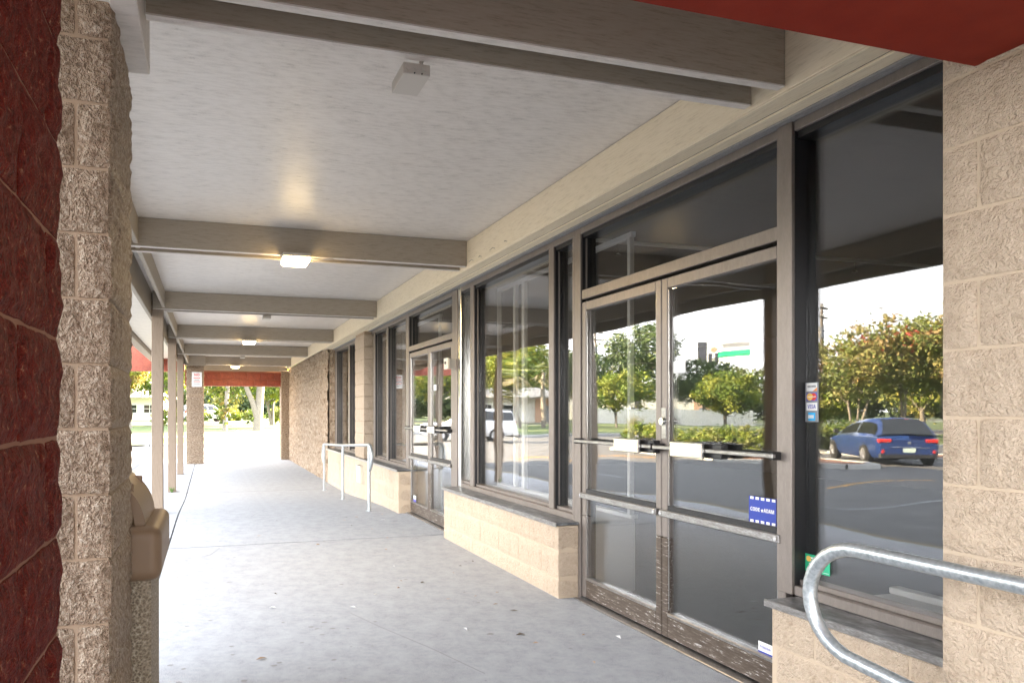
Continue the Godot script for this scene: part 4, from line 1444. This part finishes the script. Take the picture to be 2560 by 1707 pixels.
	# pale block wall and buildings beyond the lawn
	var bw := thing("garden_wall", "pale block wall beyond the lawn, mirrored in the near doors", "wall", P(-43.0, gh(-43, 64.5), 64.5), atan2(3.0, 11.0))
	for row in 8:
		for cidx in 22:
			var o := bar("block", bw, M.house_wall, -9.0 + cidx * 0.8 + (0.4 if row % 2 else 0.0) + 0.008, -9.0 + cidx * 0.8 + 0.79 + (0.4 if row % 2 else 0.0), row * 0.22 + 0.0, row * 0.22 + 0.214, -0.1, 0.1, 0.01)
			o.name = "block"
	house("white bungalow with low tan roof beyond the palms", P(-31.0, gh(-31, 78) + 0.1, 80.0), deg_to_rad(12.0), 13.0, 3.0)
	house("pale low house far behind the street, glimpsed past the walkway posts", P(-13.0, gh(-13, 98) + 0.1, 100.0), deg_to_rad(-8.0), 14.0, 3.1)
	house("long pale flat building behind the block wall and dark trees", P(-62.0, gh(-62, 98) + 0.1, 98.0), deg_to_rad(24.0), 24.0, 4.2)
	# small things in the grass past the far opening
	var mp := thing("marker_post", "short white marker post on the drive past the far opening", "post", P(1.17, gh(1.2, 31.0), 31.0))
	b = MB.new()
	b.box(Vector3(-0.05, 0, -0.05), Vector3(0.05, 0.74, 0.05), 0.01)
	put("shaft", b.mesh(), M.print_white, mp)
	b = MB.new()
	b.box(Vector3(-0.06, 0.741, -0.06), Vector3(0.06, 0.79, 0.06), 0.015)
	put("cap", b.mesh(), M.print_pale, mp)
	var ub := thing("utility_box", "small white utility box on the far lawn beside the forked tree", "utility box", P(2.1, gh(2, 62) + 0.1, 62.0))
	b = MB.new()
	b.box(Vector3(-0.5, 0, -0.3), Vector3(0.5, 0.32, 0.3), 0.03)
	put("cabinet", b.mesh(), M.print_white, ub)
	b = MB.new()
	b.box(Vector3(-0.54, 0.321, -0.34), Vector3(0.54, 0.38, 0.34), 0.02)
	put("cover", b.mesh(), M.print_pale, ub)


func pole(label: String, at: Vector3, h: float) -> void:
	var t := thing("utility_pole", label, "utility pole", at, deg_to_rad(-30.0))
	var b := MB.new()
	b.tube([Vector3(0, -0.3, 0), Vector3(0, h, 0)], [0.19, 0.12], 10)
	put("shaft", b.mesh(), M.pole_wood, t)
	for y in [h - 0.6, h - 1.6]:
		b = MB.new()
		b.box(Vector3(-1.3, y, 0.10), Vector3(1.3, y + 0.16, 0.24), 0.01)
		put("crossarm", b.mesh(), M.pole_wood, t)
		for x in [-1.2, -0.5, 0.5, 1.2]:
			b = MB.new()
			b.lathe(Vector3(x, y + 0.16, 0.17), [Vector2(0.03, 0.0), Vector2(0.06, 0.05), Vector2(0.03, 0.1), Vector2(0.05, 0.16), Vector2(0.0, 0.2)], 8)
			put("insulator", b.mesh(), M.print_pale, t)
	b = MB.new()
	b.tube([Vector3(0.35, h - 3.6, 0), Vector3(0.35, h - 2.5, 0)], [0.25, 0.25], 12)
	put("transformer", b.mesh(), M.print_grey, t)


func house(label: String, at: Vector3, turn: float, w: float, eave: float) -> void:
	var t := thing("house", label, "house", at, turn)
	var flat := eave > 4.0
	var b := MB.new()
	b.box(Vector3(-w / 2, -0.3, -8.0), Vector3(w / 2, eave, 0), 0.02)
	put("wall", b.mesh(), M.house_wall, t)
	b = MB.new()
	if flat:
		b.box(Vector3(-w / 2 - 0.2, eave + 0.002, -8.2), Vector3(w / 2 + 0.2, eave + 0.5, 0.2), 0.03)
	else:
		var r := [Vector3(-w / 2 - 0.7, eave, 0.8), Vector3(w / 2 + 0.7, eave, 0.8), Vector3(w / 2 + 0.7, eave, -8.8), Vector3(-w / 2 - 0.7, eave, -8.8)]
		var p0 := Vector3(-w / 2 + 2.5, eave + 1.3, -4)
		var p1 := Vector3(w / 2 - 2.5, eave + 1.3, -4)
		b.quad(r[0], r[1], p1, p0)
		b.quad(r[2], r[3], p0, p1)
		b.tri(r[1], r[2], p1)
		b.tri(r[3], r[0], p0)
		b.box(Vector3(-w / 2 - 0.7, eave - 0.15, -8.8), Vector3(w / 2 + 0.7, eave - 0.002, 0.8), 0.0)
	put("roof", b.mesh(), M.roof_tile, t)
	b = MB.new()
	b.box(Vector3(-w / 2 + 1.0, 0.0, 0.002), Vector3(-w / 2 + 3.4, eave - 0.2, 0.10), 0.01)
	put("entrance_panel", b.mesh(), M.house_wall_pink, t)
	var dr := MB.new()
	dr.box(Vector3(-w / 2 + 1.7, 0.0, 0.101), Vector3(-w / 2 + 2.6, 2.05, 0.14), 0.01)
	put("door", dr.mesh(), M.print_grey, t)
	for x in [-0.6, 2.2, 4.6]:
		if x + 1.7 > w / 2:
			continue
		var wn := part_root("window", t)
		b = MB.new()
		b.box(Vector3(x, 0.95, 0.002), Vector3(x + 1.6, 2.1, 0.07), 0.01)
		put("frame", b.mesh(), M.print_white, wn)
		for k in [[0.08, 0.76], [0.84, 1.52]]:
			for v in [[1.02, 1.5], [1.55, 2.03]]:
				b = MB.new()
				b.box(Vector3(x + k[0], v[0], 0.071), Vector3(x + k[1], v[1], 0.08), 0.0)
				put("pane", b.mesh(), M.car_glass, wn)


# ---------------------------------------------------------------- trees
func crown(seed_: int, r: Vector3, clumps: int, per: int, leaf: float, tones: Array, hollow := 0.35, spots := []) -> Dictionary:
	var g := RandomNumberGenerator.new()
	g.seed = seed_
	var b := MB.new()
	b.colored = true
	var centres := []
	for c in clumps:
		var dir := Vector3(g.randfn(), g.randfn() * 0.9, g.randfn()).normalized()
		var rr := lerpf(hollow, 1.0, pow(g.randf(), 0.55)) * (1.0 + 0.16 * sin(dir.x * 5.0 + seed_) * cos(dir.z * 4.0 + seed_ * 2.0))
		var p := Vector3(dir.x * r.x, dir.y * r.y * (0.75 if dir.y < 0 else 1.0), dir.z * r.z) * rr
		centres.append(p)
		var cr: float = minf(r.x, r.y) * g.randf_range(0.14, 0.27)
		var tone: Color = tones[g.randi() % tones.size()]
		var is_spot := spots.size() > 0 and g.randf() < 0.10 and p.y > 0
		for k in per:
			var o := Vector3(g.randfn(), g.randfn() * 0.75, g.randfn()) * cr * 0.62
			var q := p + o
			var u := Vector3(g.randfn(), g.randfn(), g.randfn()).normalized()
			var w := u.cross(Vector3(g.randfn(), g.randfn(), g.randfn())).normalized()
			var s := leaf * g.randf_range(0.6, 1.3)
			var v := g.randf_range(0.75, 1.3)
			b.col = Color(tone.r * v, tone.g * v, tone.b * v)
			if is_spot and g.randf() < 0.5:
				b.col = spots[0]
			b.tri(q - u * s, q + w * s * 0.55, q + u * s)
			if k % 2 == 0:
				b.tri(q - u * s, q - w * s * 0.55 + u * s * 0.2, q + u * s)
	return {"mesh": b.mesh(), "centres": centres, "r": r}


func limbs(seed_: int, c: Dictionary, height: float, girth: float, stems := 1) -> ArrayMesh:
	var g := RandomNumberGenerator.new()
	g.seed = seed_
	var b := MB.new()
	var r: Vector3 = c.r
	for s in stems:
		var lean := Vector3(g.randfn() * 0.3, 0, g.randfn() * 0.3) * (1.0 if stems > 1 else 0.5)
		var fork := Vector3(lean.x * 0.8, height - r.y * 0.75, lean.z * 0.8)
		var gi := girth / sqrt(stems)
		b.tube([Vector3(lean.x * 0.15, -0.2, lean.z * 0.15), Vector3(lean.x * 0.2, fork.y * 0.08, lean.z * 0.2), Vector3(lean.x * 0.45, fork.y * 0.5, lean.z * 0.45), fork], [gi * 1.5, gi * 1.05, gi * 0.9, gi * 0.75], 9, false)
		var n := mini(9, c.centres.size())
		for k in n:
			var e: Vector3 = c.centres[(k * 7 + s * 3) % c.centres.size()] * 0.9 + Vector3(0, height, 0)
			var m := fork.lerp(e, 0.5) + Vector3(g.randfn(), g.randfn(), g.randfn()) * 0.2
			b.tube([fork - Vector3(0, 0.2, 0), m, e], [gi * 0.5, gi * 0.28, gi * 0.08], 5, false)
	return b.mesh()


var tree_no := 0
func tree(called: String, label: String, x: float, d: float, c: Dictionary, height: float, girth: float, leafm: Material, s := 1.0, stems := 1, group := "") -> void:
	tree_no += 1
	var t := thing(called, label, "tree", P(x, gh(x, d) + (0.1 if d > 25 else 0.0), d), tree_no * 1.7, group)
	t.scale = Vector3.ONE * s
	put("trunk", limbs(tree_no * 11, c, height, girth, stems), M.bark, t)
	put("crown", c.mesh, leafm, t, Vector3(0, height, 0))


func palm(label: String, x: float, d: float, h: float) -> void:
	tree_no += 1
	var t := thing("palm_tree", label, "tree", P(x, gh(x, d) + 0.1, d), tree_no * 0.9, "palms on the far lawn")
	var g := RandomNumberGenerator.new()
	g.seed = tree_no
	var b := MB.new()
	var pts := []
	var rad := []
	for k in 9:
		pts.append(Vector3(0.03 * k, h * k / 8.0 - 0.1, 0.02 * k))
		rad.append(0.17 + 0.02 * (k % 2))
	b.tube(pts, rad, 10, false)
	put("trunk", b.mesh(), M.bark, t)
	var f := MB.new()
	f.colored = true
	for k in 46:
		var a := g.randf() * TAU
		var el := g.randf_range(-1.1, 1.0)
		var L := g.randf_range(0.9, 1.5)
		var dir := Vector3(cos(a) * cos(el), sin(el), sin(a) * cos(el))
		var base := Vector3(0.24, h - 0.1, 0.16)
		var tip := base + dir * L
		var side := dir.cross(Vector3.UP).normalized()
		f.col = Color(0.17, 0.15, 0.09) * g.randf_range(0.7, 1.3) if el < 0.0 else Color(0.11, 0.13, 0.045) * g.randf_range(0.7, 1.3)
		f.col.a = 1.0
		for j in 9:
			var an := lerpf(-1.0, 1.0, j / 8.0)
			var e2 := tip + (side * an + Vector3(0, -0.35 * absf(an) - 0.25, 0)) * L * 0.55
			f.tri(base + dir * L * 0.55 + side * 0.02, e2, base + dir * L * 0.62 - side * 0.03)
	put("crown", f.mesh(), M.leaf, t)


func shrub(label: String, x: float, d: float, c: Dictionary, s: float, lift: float, group: String) -> void:
	var o := put("shrub", c.mesh, M.leaf, self, P(x, gh(x, d) + lift + c.r.y * s * 0.7, d), Vector3(0, rng.randf() * TAU, 0))
	o.scale = Vector3.ONE * s
	tag(o, label, "shrub", group)


func make_trees() -> void:
	var bright := [Color(0.15, 0.19, 0.025), Color(0.11, 0.16, 0.025), Color(0.19, 0.21, 0.035), Color(0.07, 0.115, 0.02)]
	var deep := [Color(0.05, 0.085, 0.03), Color(0.07, 0.11, 0.035), Color(0.095, 0.13, 0.04)]
	var olive := [Color(0.17, 0.18, 0.05), Color(0.21, 0.19, 0.065), Color(0.13, 0.16, 0.045), Color(0.23, 0.165, 0.07), Color(0.16, 0.19, 0.05)]
	var yellow := [Color(0.18, 0.19, 0.035), Color(0.13, 0.17, 0.03), Color(0.22, 0.20, 0.05)]
	var c_round := crown(1, Vector3(2.3, 1.75, 2.3), 120, 60, 0.13, bright)
	var c_oak := crown(2, Vector3(4.8, 3.9, 4.8), 170, 70, 0.20, deep)
	var c_tall := crown(3, Vector3(4.2, 4.6, 4.2), 170, 70, 0.20, bright + yellow)
	var c_crape := crown(4, Vector3(2.4, 2.5, 2.4), 130, 60, 0.13, olive, 0.15, [Color(0.42, 0.05, 0.05)])
	var c_open := crown(5, Vector3(4.2, 2.8, 4.2), 120, 60, 0.18, yellow + bright, 0.3)
	var c_bush := crown(6, Vector3(0.75, 0.55, 0.75), 60, 46, 0.06, bright + [Color(0.16, 0.17, 0.05)], 0.4)
	var c_hang := crown(7, Vector3(0.8, 2.0, 0.8), 70, 60, 0.12, yellow + [Color(0.20, 0.16, 0.04)], 0.5)
	var gm := "trees mirrored in the glass front"
	tree("broad_tree", "tall light green tree behind the white bungalow", -34.0, 90.0, c_tall, 6.6, 0.30, M.leaf, 1.25, 1, gm)
	tree("broad_tree", "light green tree left of the palms, mirrored in the shop window", -23.0, 84.0, c_tall, 6.2, 0.28, M.leaf, 1.1, 1, gm)
	tree("oak_tree", "dark green tree right of the palms, mirrored in the shop window edge", -37.0, 74.0, c_oak, 6.0, 0.32, M.leaf_dark, 0.85, 1, gm)
	tree("oak_tree", "large dark oak above the pale block wall", -52.0, 83.0, c_oak, 7.6, 0.36, M.leaf_dark, 1.12, 1, gm)
	tree("oak_tree", "dark oak beside the billboard", -60.0, 80.0, c_oak, 5.6, 0.32, M.leaf_dark, 0.85, 1, gm)
	tree("round_tree", "bright round tree on the lawn, mirrored in the left leaf of the near doors", -29.6, 54.0, c_round, 2.7, 0.12, M.leaf, 1.15, 2, gm)
	tree("round_tree", "bright round tree on the lawn before the billboard, mirrored in the near doors", -38.8, 51.5, c_round, 2.6, 0.12, M.leaf, 1.15, 2, gm)
	tree("round_tree", "bright green tree left of the crape myrtles, mirrored in the near window", -33.2, 36.0, c_round, 2.3, 0.11, M.leaf, 0.95, 2, gm)
	palm("shaggy palm nearer the bungalow", -21.4, 57.0, 4.6)
	palm("shaggy palm beside the dark tree", -23.2, 56.2, 4.9)
	tree("crape_myrtle", "olive crape myrtle nearest the utility pole, above the blue car", -30.4, 31.2, c_crape, 4.2, 0.12, M.leaf, 1.0, 3, gm)
	tree("crape_myrtle", "middle olive crape myrtle with red blossoms above the blue car", -32.6, 30.3, c_crape, 4.4, 0.12, M.leaf, 1.08, 3, gm)
	tree("crape_myrtle", "olive crape myrtle cut by the tan pier edge", -34.6, 29.2, c_crape, 4.3, 0.12, M.leaf, 1.1, 3, gm)
	tree("broad_tree", "green tree behind the crape myrtles", -52.0, 44.0, c_tall, 5.2, 0.25, M.leaf, 0.95, 1, gm)
	tree("broad_tree", "yellow green tree behind the white sport utility car", -15.5, 74.0, c_open, 4.6, 0.22, M.leaf, 1.15, 1, gm)
	tree("broad_tree", "spreading yellow tree mirrored in the far doors", -9.0, 62.0, c_open, 4.4, 0.22, M.leaf, 1.05, 1, gm)
	tree("broad_tree", "light green tree filling the shop window above the bungalow", -27.0, 71.0, c_tall, 6.8, 0.28, M.leaf, 0.95, 1, gm)
	tree("broad_tree", "green tree just behind the crape myrtle cut by the tan pier", -44.0, 34.0, c_tall, 5.4, 0.25, M.leaf, 0.9, 1, gm)
	# seen directly through the far opening and past the posts
	var t := thing("forked_tree", "grey forked tree trunk with light crown seen through the far opening", "tree", P(3.35, gh(3.3, 51.0) + 0.1, 51.0))
	var b := MB.new()
	b.tube([Vector3(0, -0.2, 0), Vector3(0, 0.15, 0), Vector3(0.05, 1.2, 0), Vector3(0.18, 3.0, 0), Vector3(0.30, 5.2, 0.1), Vector3(0.2, 7.5, 0.2)], [0.46, 0.36, 0.31, 0.28, 0.26, 0.15], 14, false)
	b.tube([Vector3(-0.06, 0.9, 0.05), Vector3(-0.38, 2.0, 0.1), Vector3(-0.80, 3.0, 0.2), Vector3(-1.3, 4.4, 0.2), Vector3(-2.0, 6.4, 0.3)], [0.24, 0.20, 0.17, 0.14, 0.08], 10, false)
	b.tube([Vector3(0.3, 4.6, 0.1), Vector3(1.4, 6.0, 0.2), Vector3(2.4, 7.2, 0)], [0.16, 0.12, 0.06], 8, false)
	put("trunk", b.mesh(), M.bark, t)
	put("crown", c_open.mesh, M.leaf, t, Vector3(0.3, 6.2, 0))
	t = thing("vine_tree", "slim trunk wrapped in yellow green vines left of the forked tree", "tree", P(1.05, gh(1, 51.0) + 0.1, 51.0))
	b = MB.new()
	b.tube([Vector3(0, -0.2, 0), Vector3(0.05, 1.5, 0), Vector3(0.25, 3.6, 0), Vector3(0.2, 6.0, 0)], [0.20, 0.16, 0.15, 0.10], 10, false)
	put("trunk", b.mesh(), M.bark, t)
	put("vines", crown(21, Vector3(0.32, 1.5, 0.32), 44, 50, 0.09, yellow + [Color(0.20, 0.15, 0.03)], 0.6).mesh, M.leaf, t, Vector3(0.0, 1.5, 0.1))
	put("crown", c_open.mesh, M.leaf, t, Vector3(0.2, 6.4, 0))
	var gd := "trees past the far end of the walkway"
	tree("broad_tree", "light tree right of the forked trunk past the far opening", 7.4, 57.0, c_open, 4.2, 0.2, M.leaf, 0.95, 1, gd)
	tree("round_tree", "leafy tree close behind the forked trunk", 5.4, 63.0, c_round, 2.8, 0.14, M.leaf, 1.4, 2, gd)
	tree("broad_tree", "bright tree left of the silver car past the far opening", -4.6, 68.0, c_open, 4.6, 0.2, M.leaf, 1.1, 1, gd)
	tree("round_tree", "yellow tree hanging over the lawn beside the first post", -5.9, 58.0, c_hang, 3.2, 0.14, M.leaf, 1.5, 1, gd)
	tree("broad_tree", "tall pale tree behind the street past the far opening", 2.0, 88.0, c_tall, 5.6, 0.24, M.leaf, 1.2, 1, gd)
	tree("broad_tree", "tall green tree far behind the forked trunk", 10.0, 86.0, c_tall, 5.6, 0.24, M.leaf, 1.2, 1, gd)
	tree("oak_tree", "dark tree far left past the walkway posts", -11.5, 90.0, c_oak, 6.0, 0.3, M.leaf_dark, 1.05, 1, gd)
	var nth := ["first", "second", "third", "fourth", "fifth", "sixth", "seventh"]
	var row := -1
	for k in [[-3.6, 64.0, 1.7], [-1.0, 66.5, 1.6], [1.6, 67.5, 1.9], [4.0, 68.5, 1.5], [6.5, 67.0, 1.8]]:
		row += 1
		shrub("bushy shrub along the far street, %s from the left" % nth[row], k[0], k[1], c_bush, k[2], 0.1, "shrubs along the far street")
	# clipped shrubs in the beds of the parking lot
	for k in 7:
		shrub("low clipped shrub of the parking island hedge, %s from its kerbed nose" % nth[k], -12.55 + 0.25 * sin(k * 2.1), 19.2 + k * 1.05, c_bush, 1.15 + 0.12 * sin(k * 1.3), 0.08, "hedge in the parking island")
	for k in 5:
		shrub("leafy shrub ahead of the blue car, %s from the island hedge" % nth[k], -17.2 - k * 0.95, 22.6 + 0.3 * sin(k * 1.9), c_bush, 1.35 + 0.1 * cos(k * 2.2), 0.0, "bed ahead of the blue car")
	var og := MB.new()
	og.colored = true
	for k in 420:
		var a := rng.randf() * TAU
		var rr := rng.randf() * 0.9
		og.col = Color(0.24, 0.21, 0.10) * rng.randf_range(0.7, 1.2)
		var h := rng.randf_range(0.8, 1.5)
		og.tri(Vector3(-0.012, 0, 0), Vector3(cos(a) * rr, h, sin(a) * rr), Vector3(0.012, 0, 0.01))
	var oo := put("tall_grass_clump", og.mesh(), M.leaf, self, P(-24.6, gh(-24.6, 43.6) + 0.1, 43.8))
	tag(oo, "fountain of tall tawny ornamental grass at the lawn edge", "plant")


func make_far_things() -> void:
	# the wood that closes the view on every side beyond the lawns
	var c := crown(40, Vector3(4.6, 4.4, 4.6), 90, 40, 0.34, [Color(0.05, 0.075, 0.028), Color(0.07, 0.10, 0.03), Color(0.10, 0.11, 0.04)], 0.4)
	var mm := MultiMesh.new()
	mm.transform_format = MultiMesh.TRANSFORM_3D
	mm.mesh = c.mesh
	var places := []
	var g := RandomNumberGenerator.new()
	g.seed = 9
	for k in 80:
		var x := lerpf(-170.0, 70.0, k / 79.0)
		places.append([x, 128.0 + g.randf_range(-10, 12) - 0.35 * clampf(-x - 60.0, 0, 200), g.randf_range(0.8, 1.35)])
	for k in 36:
		places.append([-150.0 + g.randf_range(-9, 9), lerpf(-60.0, 110.0, k / 35.0), g.randf_range(0.9, 1.5)])
	mm.instance_count = places.size()
	for k in places.size():
		var p: Array = places[k]
		mm.set_instance_transform(k, Transform3D(Basis(Vector3.UP, g.randf() * TAU).scaled(Vector3.ONE * p[2]), P(p[0], 3.6 * p[2], p[1])))
	var o := MultiMeshInstance3D.new()
	o.name = "distant_wood"
	o.multimesh = mm
	o.material_override = M.leaf_dark
	add_child(o)
	tag(o, "far belt of green trees closing the view", "trees", "", "stuff")
